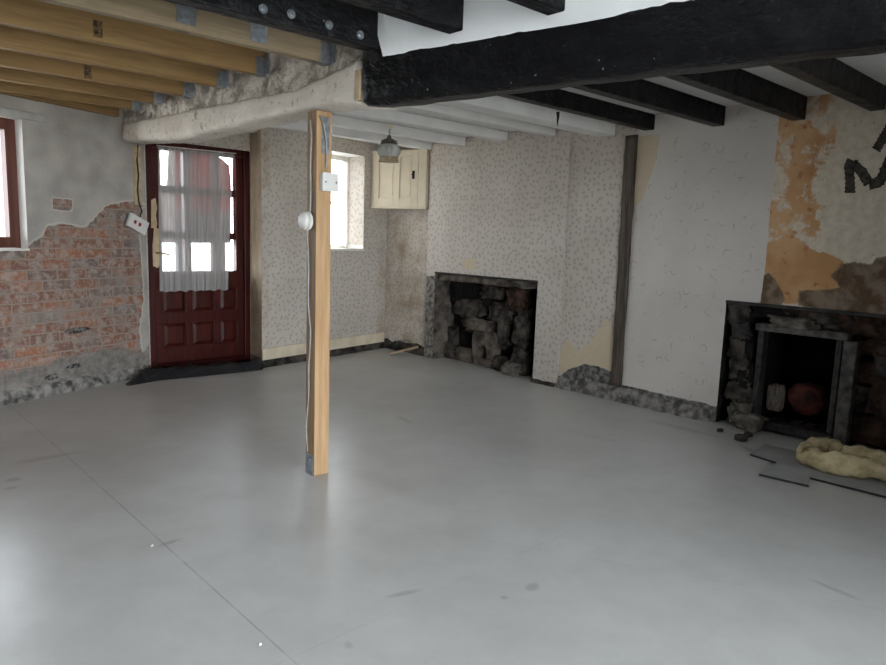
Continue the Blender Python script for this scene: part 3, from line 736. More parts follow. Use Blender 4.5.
# whitewashed beam: local x runs along -s (away to the left)
S0, S1 = -2.51, -5.74
zb_pts = [(-2.4, 1.80), (-2.75, 1.832), (-3.0, 1.855), (-3.2, 1.852), (-4.25, 1.84), (-4.66, 1.838), (-5.1, 1.865), (-5.8, 1.915)]
zt_pts = [(-2.4, 2.0), (-3.1, 1.95), (-4.25, 2.0), (-5.8, 2.05)]
dn_pts = [(-2.4, 1.70), (-2.9, 1.745), (-3.1, 1.75), (-5.8, 1.75)]
def ip(tab, s): return float(np.interp(-s, [-a for a, _ in tab], [b_ for _, b_ in tab]))
def wprof(t_):
    s = S0+(S1-S0)*t_; d0 = ip(dn_pts, s)
    return (d0, 1.955, ip(zb_pts, s), ip(zt_pts, s))
wb = rough_bar(abs(S1-S0), wprof, 110, .008, 4.0, 11)
# local frame: x -> -SV, y -> DV
wmw = Matrix(((-SV.x, DV.x, 0, 0), (-SV.y, DV.y, 0, 0), (0, 0, 1, 0), (0, 0, 0, 1))); wmw.translation = SV*S0
wbo = wb.build('ceiling_beam', 'whitewash', mw=wmw, smooth=True)
tag(wbo, 'whitewashed rough beam running left from the post to the brick wall', 'beam', kind='thing')
# rough mortar filling on top of it, between the joist ends
ff = MB(); nx, nz_ = 150, 14
for i in range(nx+1):
    s = S0-.015+(S1-S0)*i/nx
    for j in range(nz_+1):
        q = j/nz_; z = ip(zt_pts, s)-.02+(2.29-ip(zt_pts, s)+.02)*q
        d_ = ip(dn_pts, s)+.03+.045*fbm((s*2.2, z*2.2, 4), 2.5)+.02*q
        ff.v.append((S0-s, max(d_, ip(dn_pts, s)+.012), z))
for i in range(nx):
    for j in range(nz_): a = i*(nz_+1)+j; ff.f.append((a, a+1, a+nz_+2, a+nz_+1)); ff.mi.append(0)
ff.box(0.02, abs(S1-S0), 1.86, 1.94, 2.06, 2.29)
fo = ff.build('mortar_fill', 'fill', wbo, Matrix(), smooth=True); fo['label'] = 'broken grey and white mortar packed above the beam'
# split brown end of the casing beside the dark beam
be = MB(); be.box(-.04, -.001, 1.705, 1.79, 1.815, 1.94); be.build('beam_end', 'bare_door_wood', wbo, Matrix(), bevel=.004)['label'] = 'brown split wooden end of the beam'

# ------------------------------------------------------------------ joists
def joist(name, mat, s_far, w, d0, d1, z0, h, label, group, ang=AD, bev=.003, smooth=False):
    """timber whose far lower edge runs along s = s_far"""
    e = empty(name, frame(ds(d0, s_far, z0), ang)); L = d1-d0; mb = MB(); mb.box(0, L, -w, 0, 0, h)
    mb.build('timber', mat, e, Matrix(), bevel=bev)
    tag(e, label, 'joist', group); return e, L
# new softwood joists on hangers
NJ = [(-2.79, 2.01, 'grey_timber'), (-3.41, 2.052, 'new_timber'), (-3.885, 2.055, 'new_timber'), (-4.367, 2.065, 'new_timber'), (-4.886, 2.082, 'new_timber'), (-5.33, 2.092, 'new_timber')]
place = ['greyish new softwood joist closest to the bolted black timber', 'pale softwood joist second in line from the black timber', 'pale softwood joist third in line from the black timber',
         'pale softwood joist fourth in line from the black timber', 'pale softwood joist second in from the brick wall', 'pale softwood joist next to the wall plate of the brick wall']
for i, (s, z, mt) in enumerate(NJ):
    lim = .8-((s+5.45)/-.52)*-1.18 if False else .8+((-5.45-s)/.52)*1.18
    d0 = max(-1.9, lim+.13)
    e, L = joist('ceiling_joist', mt, s, .047, d0, 1.735, z, .2, place[i], 'new softwood joists over the brick wall side')
    hg = MB(); x0 = L-.055
    hg.box(x0, L+.001, -.0495, .0025, -.003, 0); hg.box(x0, L+.001, -.0495, -.0475, 0, .085); hg.box(x0, L+.001, .0005, .0025, 0, .085)
    hg.box(L-.003, L-.001, -.085, -.0475, 0, .1); hg.box(L-.003, L-.001, .0005, .035, 0, .1)
    ho = hg.build('joist_hanger', 'galvanised_steel', e, Matrix()); ho['label'] = 'galvanised steel hanger'
    if i == 0:
        for (px_, py_) in ((184, 13), (257, 32)):
            P = at_plane(px_, py_, ds(0, s+.047), SV); loc = e.matrix_world.inverted() @ P
            k = MB(); yq = -.049; k.box(loc.x-.03, loc.x+.045, yq-.003, yq, loc.z-.04, loc.z+.045)
            for (a, b_) in ((-.015, .02), (.02, .0), (-.01, -.02)): k.tube([(loc.x+a, yq-.003, loc.z+b_), (loc.x+a, yq-.007, loc.z+b_)], .005, 8)
            k.build('fixing_plate', 'galvanised_steel', e, Matrix())['label'] = 'bright steel fixing plate'
    if i in (1, 3):
        (px_, py_) = ((98, 29), (88, 72))[0 if i == 1 else 1]
        P = at_plane(px_, py_, ds(0, s+.047), SV); loc = e.matrix_world.inverted() @ P
        k = MB(); k.box(loc.x-.02, loc.x+.018, -.0482, -.0472, loc.z-.035, loc.z+.035)
        k.build('grade_stamp', 'ink_stamp', e, Matrix())['label'] = 'dark printed grading stamp'
# wall plate along the brick wall
wp0 = W1.A-W1.d*.75+W1.n*W1.sg*.012; wpL = .75+W1.u(116, 113)-.02
e = empty('wall_plate', frame((wp0.x, wp0.y, 2.10), W1.ang)); mb = MB(); yy = sorted((0, W1.sg*.05)); mb.box(0, wpL, yy[0], yy[1], 0, .17); mb.build('timber', 'new_timber', e, Matrix(), bevel=.003)
tag(e, 'softwood wall plate fixed along the top of the brick wall', 'timber')

# black joists on the camera side of the beam
LJ = [(-2.355, 1.978), (-1.95, 1.985), (-1.554, 1.985)]
llab = ['black timber with four bright bolts along its side, above the post', 'black joist stub over the camera side of the beam, middle of three', 'black joist stub farthest right on the camera side of the beam']
for i, (s, z) in enumerate(LJ):
    e, L = joist('ceiling_joist', 'black', s, .075, -1.9, nb(s)-.065, z, ZN-z+.06, llab[i], 'black joists on the near side of the beam', bev=.008)
    if i == 0:
        for (px_, py_) in ((263, 9), (291, 14), (329, 25), (360, 35)):
            P = at_plane(px_, py_, ds(0, s+.075), SV); loc = e.matrix_world.inverted() @ P
            k = MB(); k.tube([(loc.x, -.0755, loc.z), (loc.x, -.079, loc.z)], .016, 16); k.tube([(loc.x, -.079, loc.z), (loc.x, -.088, loc.z)], .009, 6); k.build('bolt', 'galvanised_steel', e, Matrix())['label'] = 'shiny steel bolt and washer'
# black joists beyond the beam, into the right wall
def d_on(W, s):
    # d where line s meets wall W
    a0, b0 = W.A.dot(DV), W.A.dot(SV); a1, b1 = W.d.dot(DV), W.d.dot(SV); k = (s-b0)/b1; return a0+k*a1
RJ = []
for (x, y) in [(655, 130), (725, 126), (806, 120), (886, 110)]:
    u, z = W8.px(x, y); P = W8.p3(u, z); RJ.append((P.dot(SV)-.085, z))
rlab = ['black joist over the upright stud of the right wall', 'black joist second from the upright stud', 'black joist ending beside the orange stained plaster', 'black joist over the charcoal marks, closest to the camera']
for i, (s, z) in enumerate(RJ):
    d_end = min(d_on(W8, s), d_on(W8, s+.085))-.004
    joist('ceiling_joist', 'black', s, .085, nb(s)+.27, d_end, z, ZF-z+.0, rlab[i], 'black joists between beam and right wall', bev=.008)
# white painted joists in the far part
wlab = ['white painted joist alongside the first black joist', 'white painted joist in front of the one by the lamp', 'white painted joist just in front of the hanging lamp', 'white painted joist over the corner cupboard', 'white painted joist near the back window', 'white painted joist over the door']
WJ = [-3.38, -3.89, -4.43, -4.98, -5.48, -5.93]
for i, s in enumerate(WJ):
    if i == 0: dd = min(d_on(W8, s), d_on(W8, s+.1)); dd = min(dd, d_on(W6, s) if s < W6.B.dot(SV) else dd)
    elif i < 4: dd = min(d_on(W6, s), d_on(W6, s+.1))
    elif i == 4: dd = min(d_on(W5, s), d_on(W5, s+.1))
    else: dd = min(d_on(W3, s), d_on(W3, s+.1))
    dd = dd-.006
    z = 2.09 if i == 0 else 2.135
    ww = .16 if i == 0 else .1
    joist('ceiling_joist', 'white_joist_paint', s, ww, 1.97, dd, z, ZF-z, wlab[i], 'white joists in the far part of the room', bev=.006)
# hook on the ceiling by the black joist
P = at_z(558, 112, 2.085); hk = MB(); hk.tube([P, P+Vector((.002, 0, -.03)), P+Vector((0, 0, -.09))], [.012, .009, .002], 8)
tag(hk.build('ceiling_spike', 'dark_metal', smooth=True), 'small dark spike pointing down from the white joist beside the black joist', 'hook')

# ------------------------------------------------------------------ post
pc = at_z(314, 476.5); PW = .088
pmw = frame((pc.x, pc.y, 0), AD)   # local x with the joists, local y away to the left-back
pe = empty('timber_post', pmw); tag(pe, 'square softwood prop standing in the middle of the floor under the beam', 'post', kind='thing')
ptop = 1.842
# the grain runs along local x, so the post mesh is laid along x and turned upright
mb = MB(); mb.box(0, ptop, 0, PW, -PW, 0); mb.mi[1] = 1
mb.build('shaft', ['post_timber', 'post_weathered_shaded'], pe, Matrix(((0, 0, -1, 0), (0, 1, 0, 0), (1, 0, 0, 0), (0, 0, 0, 1))), bevel=.004)
sp = MB(); sp.box(.028, .072, -.0035, -.0005, 1.64, 1.815)
for z in (1.67, 1.72, 1.77): sp.tube([(.05, -.0035, z), (.05, -.008, z)], .006, 8)
sp.build('steel_strap', 'galvanised_steel', pe, Matrix())
sp = MB(); sp.box(-.0035, -.0005, .008, .08, .0, .11)
for z in (.03, .08): sp.tube([(-.0035, .04, z), (-.008, .04, z)], .006, 8)
sp.build('foot_bracket', 'galvanised_steel', pe, Matrix())
cb = MB(); pts = []
for i in range(40):
    z = .12+(1.80-.12)*i/39; pts.append((-.006, .052+.012*math.sin(z*7)-.006*math.sin(z*19), z))
cb.tube(pts, .004, 6); cbo = cb.build('cable', 'grey_cable', pe, Matrix(), smooth=True); cbo['label'] = 'thin grey cable stapled down the narrow side'
cb = MB(); pts = [(.05, -.012, 1.57), (.05, -.008, 1.6), (.052, -.008, 1.66), (.045, -.012, 1.72), (.03, -.012, 1.78), (.008, -.014, 1.815)]
cb.tube(pts, .005, 6); cb.build('cable', 'grey_cable', pe, Matrix(), smooth=True)
# square junction box and round one
jl = pmw.inverted() @ at_plane(327, 182.5, pc, SV)
e = empty('junction_box', pmw @ Matrix.Translation((jl.x, -.001, jl.z))); tag(e, 'white square blanking box on the front of the post', 'electrical box')
b1 = MB(); b1.box(-.043, .043, -.028, -.001, -.043, .043); b1.build('back_box', 'white_plastic', e, Matrix(), bevel=.004)
b1 = MB(); b1.box(-.045, .045, -.036, -.0285, -.045, .045); b1.build('face_plate', 'white_plastic', e, Matrix(), bevel=.003)
for x in (-.03, .03):
    b1 = MB(); b1.tube([(x, -.0362, 0), (x, -.038, 0)], .004, 8); b1.build('screw', 'dark_metal', e, Matrix())
jl = pmw.inverted() @ at_plane(307, 221, pc, DV)
e = empty('ceiling_rose', pmw @ Matrix.Translation((-.012, .05, jl.z)) @ Matrix.Rotation(-math.pi/2, 4, 'Y')); tag(e, 'round white junction box hanging on the left side of the post', 'electrical box')
b1 = MB(); b1.lathe([(.0, 0), (.045, 0), (.045, .018), (.0, .018)], 28); b1.build('back_plate', 'white_plastic', e, Matrix(), bevel=.002)
b1 = MB(); b1.lathe([(.0, .0185), (.04, .0185), (.04, .034), (.034, .042), (0, .044)], 28); b1.build('cover', 'white_plastic', e, Matrix(), smooth=True)

# ------------------------------------------------------------------ stud, skirting, plinths
su0, su1 = W8.u(613, 395), W8.u(623, 395); 
stt = [W8.px(628, 131), W8.px(640, 131), W8.px(622, 395), W8.px(612, 393)]
zt_, zb_ = 2.078, stt[2][1]
e = empty('wall_stud', W8.mw); L = zt_-.12
a0, a1 = W8.u(627, 133), W8.u(639, 133); b0_, b1_ = W8.u(612, 390), W8.u(622, 390)
mb = rough_bar(L, lambda t_: (b0_+(a0-b0_)*t_, b1_+(a1-b1_)*t_, .003, .03), 50, .006, 6, 5)
# lay along x then stand upright: local (x,y,z)->(u=y, off=z, height=x)
mm = Matrix(((0, 1, 0, 0), (0, 0, W8.sg, 0), (1, 0, 0, .12), (0, 0, 0, 1)))
mb.build('timber', 'old_timber', e, mm, smooth=True)
tag(e, 'old rough timber stud between the two wallpapers of the right wall', 'stud')
# skirting board on the back wall
sk0, sk1 = -.0, W4.L-.02; zs = [W4.px(270, y, .02)[1] for y in (346, 358.5)]; ze = [W4.px(378, y, .02)[1] for y in (335, 343.5)]
zt_ = (zs[0]+ze[0])/2; zb_ = (zs[1]+ze[1])/2
e = empty('baseboard_back', W4.mw); tag(e, kind='structure')
mb = MB(); yy = sorted((W4.sg*.001, W4.sg*.02)); mb.box(sk0, sk1, yy[0], yy[1], zb_, zt_); mb.build('board', 'cream_skirting', e, Matrix(), bevel=.005)
e2 = empty('baseboard_side', W3.mw); tag(e2, kind='structure')
mb = MB(); yy = sorted((W3.sg*.001, W3.sg*.02)); mb.box(.08, W3.L+.018, yy[0], yy[1], zb_, zt_); mb.build('board', 'cream_skirting', e2, Matrix(), bevel=.005)
# rubble plinth strips
def plinth(name, W, u0, u1, hfn, dep, mat, seed):
    n = int((u1-u0)/.02); mb = MB(); k = 6
    for i in range(n+1):
        u = u0+(u1-u0)*i/n; h = hfn(u)*(1+.35*fbm((u*5, seed, 0), 1))
        for j in range(k+1):
            q = j/k; z = -.01+(h+.01)*q; dpt = dep*(1-q**2)*(1+.6*fbm((u*6, z*8, seed), 1))
            mb.v.append((u, W.sg*max(.002, dpt+.004*(1-q)), z))
    for i in range(n):
        for j in range(k): a = i*(k+1)+j; mb.f.append((a, a+1, a+k+2, a+k+1)); mb.mi.append(0)
    o = mb.build(name, mat, mw=W.mw, smooth=False); tag(o, kind='structure'); return o
plinth('trim_2', W8, u_s+.02, f2u0-.02, lambda u: .11, .05, 'rubble_base', 3)
plinth('trim_3', W1, -1.2, W1.L, lambda u: .09, .04, 'rubble_base', 5)
plinth('trim_4', W4, .0, W4.L, lambda u: .07, .03, 'soot_stone', 8)
plinth('trim_5', W5, .0, W5.L, lambda u: .10, .03, 'soot_stone', 9)
plinth('trim_6', W6, f1u1, W6.L, lambda u: .03, .03, 'soot_stone', 4)
# black polythene strip along the threshold
pv = [at_z(*p) for p in [(128, 386.5), (160, 381), (200, 377), (262, 370.5), (268, 363)]]
mb = MB(); n = 60
for i in range(n+1):
    q = i/n*(len(pv)-1); k = min(int(q), len(pv)-2); P = pv[k].lerp(pv[k+1], q-k)
    back = (W2.n*-W2.sg) if q > .8 else (W2.n*-W2.sg*.7-W1.d*.0).normalized()
    tot_ = .07 if q < .6 else (.15 if q < 2.7 else .06)
    for j in range(9):
        r_ = j/8; Q = P+back*tot_*r_
        z = .004+.075*min(1, r_*1.6)**.8*(1+.45*fbm((i*.13, r_*2, 6), 2))*(min(1, i/8))*(1 if i < n-4 else (n-i)/4)
        mb.v.append((Q.x, Q.y, max(.003, z)))
for i in range(n):
    for j in range(8): a = i*9+j; mb.f.append((a, a+1, a+10, a+9)); mb.mi.append(0)
tag(mb.build('plastic_sheet', 'black_polythene', smooth=True), 'crumpled black plastic sheet strip along the foot of the dark red door', 'plastic sheet')
# thin offcut leaning in the recess corner
a = at_z(390, 353.5, .012); b_ = W6.p3(W6.u(421, 345), .07, .02); b_ = at_plane(421, 346, W6.A-W6.d*.02, W6.n)
dirv = (b_-a); Lo = dirv.length; xq = dirv.normalized(); yq = Vector((0, 0, 1)).cross(xq).normalized(); zq = xq.cross(yq)
mm = Matrix((xq, yq, zq)).transposed().to_4x4(); mm.translation = a
mb = MB(); mb.box(0, Lo-.03, -.03, .03, -.009, .009); tag(mb.build('timber_offcut', 'offcut_timber', mw=mm, bevel=.002), 'thin pale timber offcut lying in the corner left of the small fireplace', 'offcut')

# ------------------------------------------------------------------ broken socket on the brick wall
P = W1.px(136.5, 224, .03); e = empty('socket_box', W1.mw @ Matrix.Translation((P[0], W1.sg*.03, P[1])) @ Matrix.Rotation(math.radians(24 if W1.sg < 0 else -24)*1.0, 4, 'Y') @ Matrix.Scale(1.3, 4))
tag(e, 'tilted white double socket box hanging off the brick wall by the door', 'socket'); q = -W1.sg
yb_ = sorted((q*.028, q*.0)); yf_ = sorted((0, -q*.02))
b1 = MB(); b1.box(-.07, .07, yb_[0], yb_[1], -.04, .04); b1.build('back_box', 'galvanised_steel', e, Matrix(), bevel=.003)
b1 = MB(); b1.box(-.075, .075, yf_[0]+.0005, yf_[1]-.0005, -.044, .044); b1.build('face_plate', 'white_plastic', e, Matrix(), bevel=.004)
b1 = MB()
for x in (-.03, .008): yk = sorted((-q*.0196, -q*.024)); b1.box(x-.009, x+.009, yk[0], yk[1], -.011, .011)
b1.build('switch', 'red_print', e, Matrix(), bevel=.002)['label'] = 'dark red rocker switches'
cb = MB(); pts = [W1.p3(*W1.px(x, y, .015), off=.015) for x, y in [(138, 145), (137, 160), (138.5, 175), (137.5, 190), (139, 203), (142, 211), (140, 217)]]
cb.tube(pts, .006, 6); tag(cb.build('old_cable', 'dark_cable', smooth=True), 'old brown cable running down the wall above the tilted socket', 'cable')
bt_ = MB(); us_ = [W1.px(x, y, .004) for x, y in ((134, 143), (141, 143), (141, 205), (134, 205))]
yy = sorted((W1.sg*.001, W1.sg*.008)); bt_.box((us_[0][0]+us_[3][0])/2, (us_[1][0]+us_[2][0])/2, yy[0], yy[1], us_[2][1], us_[1][1]-.03)
tag(bt_.build('cable_batten', 'bare_door_wood', mw=W1.mw), 'pale wooden strip behind the old cable beside the door', 'batten')

# ------------------------------------------------------------------ corner cupboard
pl_ = W4.px(371.5, 180, .012); pr_ = W6.px(427, 180, .012)
PL = W4.p3(pl_[0], 0, .012); PR = W6.p3(pr_[0], 0, .012)
WC = Wall(xy(PL), xy(PR)); zc0 = WC.px(395, 208.5)[1]; zc1 = WC.px(423, 144)[1]
cc = empty('corner_cupboard', frame((PL.x, PL.y, zc0), WC.ang)); tag(cc, 'cream painted corner cupboard high in the back corner', 'cupboard'); sg = WC.sg
loc = lambda P: (Matrix.Rotation(-WC.ang, 4, 'Z') @ (Vector((P[0], P[1], 0))-PL)).to_2d()
corner = loc(C4+(PL-C4).normalized()*.0+(WC.n*sg)*.03); 
w_r = loc(W6.A+W6.n*W6.sg*.012)
zz = lambda y: WC.px(395, y, .02)[1]-zc0
mb = MB(); hz_ = zc1-zc0
mb.prism([(0, 0), (WC.L, 0), tuple(w_r), (corner.x, corner.y)], .015, zz(150)); mb.build('carcass', 'cream_paint', cc, Matrix())
mb = MB(); mb.prism([(-.0, sg*.012), (WC.L, sg*.012), (WC.L, 0), (corner.x, corner.y), (0, 0)], 0, .0148); mb.build('base_board', 'cream_paint', cc, Matrix())
cx = lambda x: WC.u(x, 180, .02)
dL, dR = cx(373.5), cx(418)
ya, yb2 = sorted((sg*.001, sg*.02))
st = MB(); st.box(dR+.003, WC.L-.001, ya, yb2, .016, hz_); st.build('stile', 'cream_paint', cc, Matrix(), bevel=.002)
zdt = zz(150.6); dr = MB()
pa = (cx(379), cx(394)); pb_ = (cx(399.5), cx(412)); z0p, z1p = zz(198), zz(157)
for (a, b_) in ((dL, pa[0]), (pa[1], pb_[0]), (pb_[1], dR)): dr.box(a, b_, ya, yb2, .018, zdt)
for (a, b_) in (pa, pb_): dr.box(a, b_, ya, yb2, .018, z0p); dr.box(a, b_, ya, yb2, z1p, zdt)
dro = dr.build('cupboard_door', 'cream_paint', cc, Matrix(), bevel=.002)
for (a, b_) in (pa, pb_):
    p = MB(); k = sorted((sg*.001, sg*.009)); p.box(a, b_, k[0], k[1], z0p, z1p); k = sorted((sg*.0095, sg*.015)); p.box(a+.018, b_-.018, k[0], k[1], z0p+.02, z1p-.02); p.build('door_panel', 'cream_paint', dro, Matrix(), bevel=.002)
p = MB(); k = sorted((sg*.021, sg*.03)); a = cx(413.5); p.box(a-.012, a+.012, k[0], k[1], zz(179), zz(171)); p.tube([(a, sg*.03, zz(175)), (a, sg*.05, zz(175))], .009, 10)
p.build('latch', 'dark_metal', dro, Matrix())['label'] = 'small dark metal latch'

# ------------------------------------------------------------------ hanging lamp
lp = at_z(389.5, 125.5, 2.133); sL = lp.dot(SV); rng = (lp-EYEP).dot(Fv); mpp = rng/FPX
le = empty('pendant_lamp', frame((lp.x, lp.y, 2.132), 0)); tag(le, 'ribbed glass pendant lamp hanging from the white joists', 'lamp')
mb = MB(); mb.lathe([(0, 0), (4.3*mpp, 0), (4.3*mpp, -.012), (2*mpp, -.026), (0, -.028)], 24); mb.build('ceiling_canopy', 'cream_paint', le, Matrix(), smooth=True)
z1_ = -9*mpp; mb = MB(); mb.tube([(0, 0, -.028), (0, 0, z1_-.01)], .007, 8); mb.build('stem', 'grey_cable', le, Matrix(), smooth=True)
mb = MB(); mb.lathe([(0, z1_), (1.8*mpp, z1_-.005), (2.2*mpp, -12*mpp), (4.4*mpp, -13.2*mpp), (8.4*mpp, -15.2*mpp), (7.2*mpp, -16*mpp), (9.2*mpp, -17.4*mpp), (6.6*mpp, -18*mpp)], 28); mb.build('gallery', 'pale_stone', le, Matrix(), smooth=True)['label'] = 'greyish metal cap'
mb = MB(); mb.lathe([(6.6*mpp, -18*mpp), (9.5*mpp, -19.5*mpp), (11.4*mpp, -23*mpp), (11.6*mpp, -25.5*mpp), (10.6*mpp, -28.5*mpp), (9.4*mpp, -30.5*mpp)], 96, rib=.022, nrib=24); so = mb.build('lamp_shade', 'lamp_glass', le, Matrix(), smooth=True)
mb = MB(); mb.lathe([(9.4*mpp, -30.5*mpp), (9.2*mpp, -32*mpp), (9.8*mpp, -34.5*mpp), (10.2*mpp, -35.5*mpp)], 96, rib=.02, nrib=24); mb.build('shade_rim', 'lamp_amber', le, Matrix(), smooth=True)['label'] = 'amber tinted glass rim'
mb = MB(); stone(mb, (0, 0, -23*mpp), .06, .06, .08, 1, amp=0, box=1); mb.build('bulb', 'white_plastic', le, Matrix(), smooth=True)

# ------------------------------------------------------------------ fireplaces
def lining(W, h, depth, seed, taper=.0, amp=.02):
    """rough open box behind hole h: returns MB with materials 0 sides-left 1 back 2 others"""
    u0, u1, z0, z1 = h; mb = MB(); N = 16; s_ = -W.sg
    def patch(fn, mi):
        o = len(mb.v)
        for i in range(N+1):
            for j in range(N+1):
                p = Vector(fn(i/N, j/N)); e_ = 0 if (j == 0) else 1
                nn = amp*fbm(p*1.0+Vector((seed, 0, 0)), 6)*e_
                mb.v.append((p.x+nn*.6*(0 if mi == 1 else 1), p.y+nn, p.z+nn*.6*(0 if mi in (0, 1, 3) else 1)))
        for i in range(N):
            for j in range(N): a = o+i*(N+1)+j; mb.f.append((a, a+1, a+N+2, a+N+1)); mb.mi.append(mi)
    b0, b1 = u0+taper, u1-taper*.4; zb1 = z1-.02
    patch(lambda a, b: (u0+(b0-u0)*b, s_*depth*b, z0+(z1-z0)*a), 0)
    patch(lambda a, b: (u1+(b1-u1)*b, s_*depth*b, z0+(z1-z0)*a), 3)
    patch(lambda a, b: (u0+(u1-u0)*a+((b0-u0)*(1-a)+(b1-u1)*a)*b, s_*depth*b, z1), 2)
    def bk(a, b): return (b0-.04+(b1-b0+.08)*a, s_*(depth-.01), z0-.03+(z1-z0+.06)*b)
    o = len(mb.v)
    for i in range(N+1):
        for j in range(N+1):
            p = Vector(bk(i/N, j/N)); mb.v.append((p.x, p.y+s_*(-.0)-s_*.05*abs(fbm(p+Vector((seed, 3, 0)), 5)), p.z))
    for i in range(N):
        for j in range(N): a = o+i*(N+1)+j; mb.f.append((a, a+1, a+N+2, a+N+1)); mb.mi.append(1)
    return mb
# small fireplace in the chimney breast
fp = empty('fireplace', W6.mw); tag(fp, 'small sooty open fireplace in the sprig-papered chimney breast', 'fireplace', kind='thing')
D1 = .3
lining(W6, f1, D1, 2, taper=.02, amp=.03).build('hearth_lining', ['jamb_plaster', 'soot', 'soot', 'soot_stone'], fp, Matrix())
s_ = W6.sg
mb = MB(); yy = sorted((s_*.012, -s_*.2)); z_ = f1z1
mb.box(f1u0+.002, f1u1-.002, yy[0], yy[1], z_-.018, z_-.002); mb.build('lintel_slate', 'slate', fp, Matrix(), bevel=.003)
mb = rough_bar(f1u1-f1u0-.02, lambda t_: (-.02 if s_ > 0 else -.14, .0+(.0 if s_ > 0 else .0) if s_ > 0 else -.0, z_-.085, z_-.02), 30, .012, 7, 4)
mb.v = [(x+f1u0+.01, (y if s_ < 0 else y), z) for x, y, z in mb.v]; mb.v = [(x, -s_*(abs(y)+.025), z) for x, y, z in mb.v]
mb.build('lintel_timber', 'jamb_plaster', fp, Matrix(), smooth=True)
# sooty stones stacked at the back and the arched block
def local_px(W, x, y, off): u, z = W.px(x, y, off); return u, W.sg*off, z
k = 0
for (x, y, w_, h_, off, mt) in [(447, 365, 20, 18, -.2, 'soot_stone'), (452, 340, 13, 30, -.24, 'soot_stone'), (470, 309, 34, 16, -.25, 'soot_stone'), (494, 292, 26, 12, -.25, 'soot_stone'), (505, 314, 30, 18, -.24, 'soot_stone'),
                                (480, 326, 34, 14, -.22, 'jamb_plaster'), (518, 296, 20, 22, -.16, 'brown_stone'), (524, 330, 14, 34, -.16, 'soot_stone'), (522, 362, 16, 26, -.16, 'soot_stone'), (505, 333, 10, 30, -.2, 'soot_stone'),
                                (470, 371, 36, 14, -.2, 'jamb_plaster'), (503, 377, 30, 14, -.14, 'soot_stone'), (512, 378, 14, 12, -.06, 'pale_stone'), (456, 290, 14, 26, -.25, 'soot')]:
    u, yq, z = local_px(W6, x, y, off); m_ = 6.6/680*1.05; mb = MB(); k += 1; hh = h_*m_
    z = max(z, hh*.41+.005)
    stone(mb, (u, yq, z), w_*m_*1.4, .14, hh*1.15, k+20, .42, .5); mb.build('stone', mt, fp, Matrix(), smooth=True)
u, yq, z = local_px(W6, 486, 350, -.13); m_ = 6.6/680
mb = MB(); bw, bh = 30*m_, 34*m_; nn = 14; outer = []; inner = []
bz = max(z-bh/2, .02)
for i in range(nn+1):
    a = math.pi*i/nn; inner.append((u-.055*math.cos(a), bz+.14+.07*math.sin(a)))
poly_in = [(u-.055, bz+.07)]+inner+[(u+.055, bz+.07)]
# arched block front: strips between arch and outer rectangle
def rectpt(p):
    dx, dz = p[0]-u, p[1]-(bz+.14); sc_ = min((bw/2)/max(abs(dx), 1e-6), ((bh-.14) if dz > 0 else .14)/max(abs(dz), 1e-6)); return (u+dx*sc_, bz+.14+dz*sc_)
loop = poly_in; n = len(loop); yf_, yk_ = yq+s_*.05, yq-s_*.06
vs = [(a, yf_, b_) for a, b_ in loop]+[(rectpt(p)[0], yf_, rectpt(p)[1]) for p in loop]+[(a, yk_, b_) for a, b_ in loop]+[(rectpt(p)[0], yk_, rectpt(p)[1]) for p in loop]
fs = []
for i in range(n):
    j = (i+1) % n; fs += [(i, j, n+j, n+i), (i, j, 2*n+j, 2*n+i), (n+i, n+j, 3*n+j, 3*n+i)]
mb.add(vs, fs); mb.build('arched_block', 'jamb_plaster', fp, Matrix())['label'] = 'grey stone block with a small dark arched hole'

# large fireplace of the right wall
fq = empty('fireplace', W8.mw); tag(fq, 'wide blackened stone fireplace with an iron grate in the right wall', 'fireplace', kind='thing')
D2 = .62; s_ = W8.sg
lining(W8, f2, D2, 6, taper=.02, amp=.03).build('hearth_lining', ['soot', 'soot', 'soot', 'soot'], fq, Matrix())
mb = MB(); yy = sorted((s_*.02, -s_*.12)); mb.box(f2u0+.002, f2[1]-.002, yy[0], yy[1], f2z1-.022, f2z1-.002); mb.build('mantel_slate', 'slate', fq, Matrix(), bevel=.003)
MP2 = 5.1/680
def st2(x, y, w_, h_, off, mt, dep=.16, seed=0, box=.6, amp=.22):
    u, yq, z = local_px(W8, x, y, off); hh = h_*MP2; z = max(z, hh*.41+.004); mb = MB(); stone(mb, (u, yq, z), w_*MP2*1.25, dep, hh, seed, amp, box); return mb.build('stone', mt, fq, Matrix(), smooth=True)
k = 40
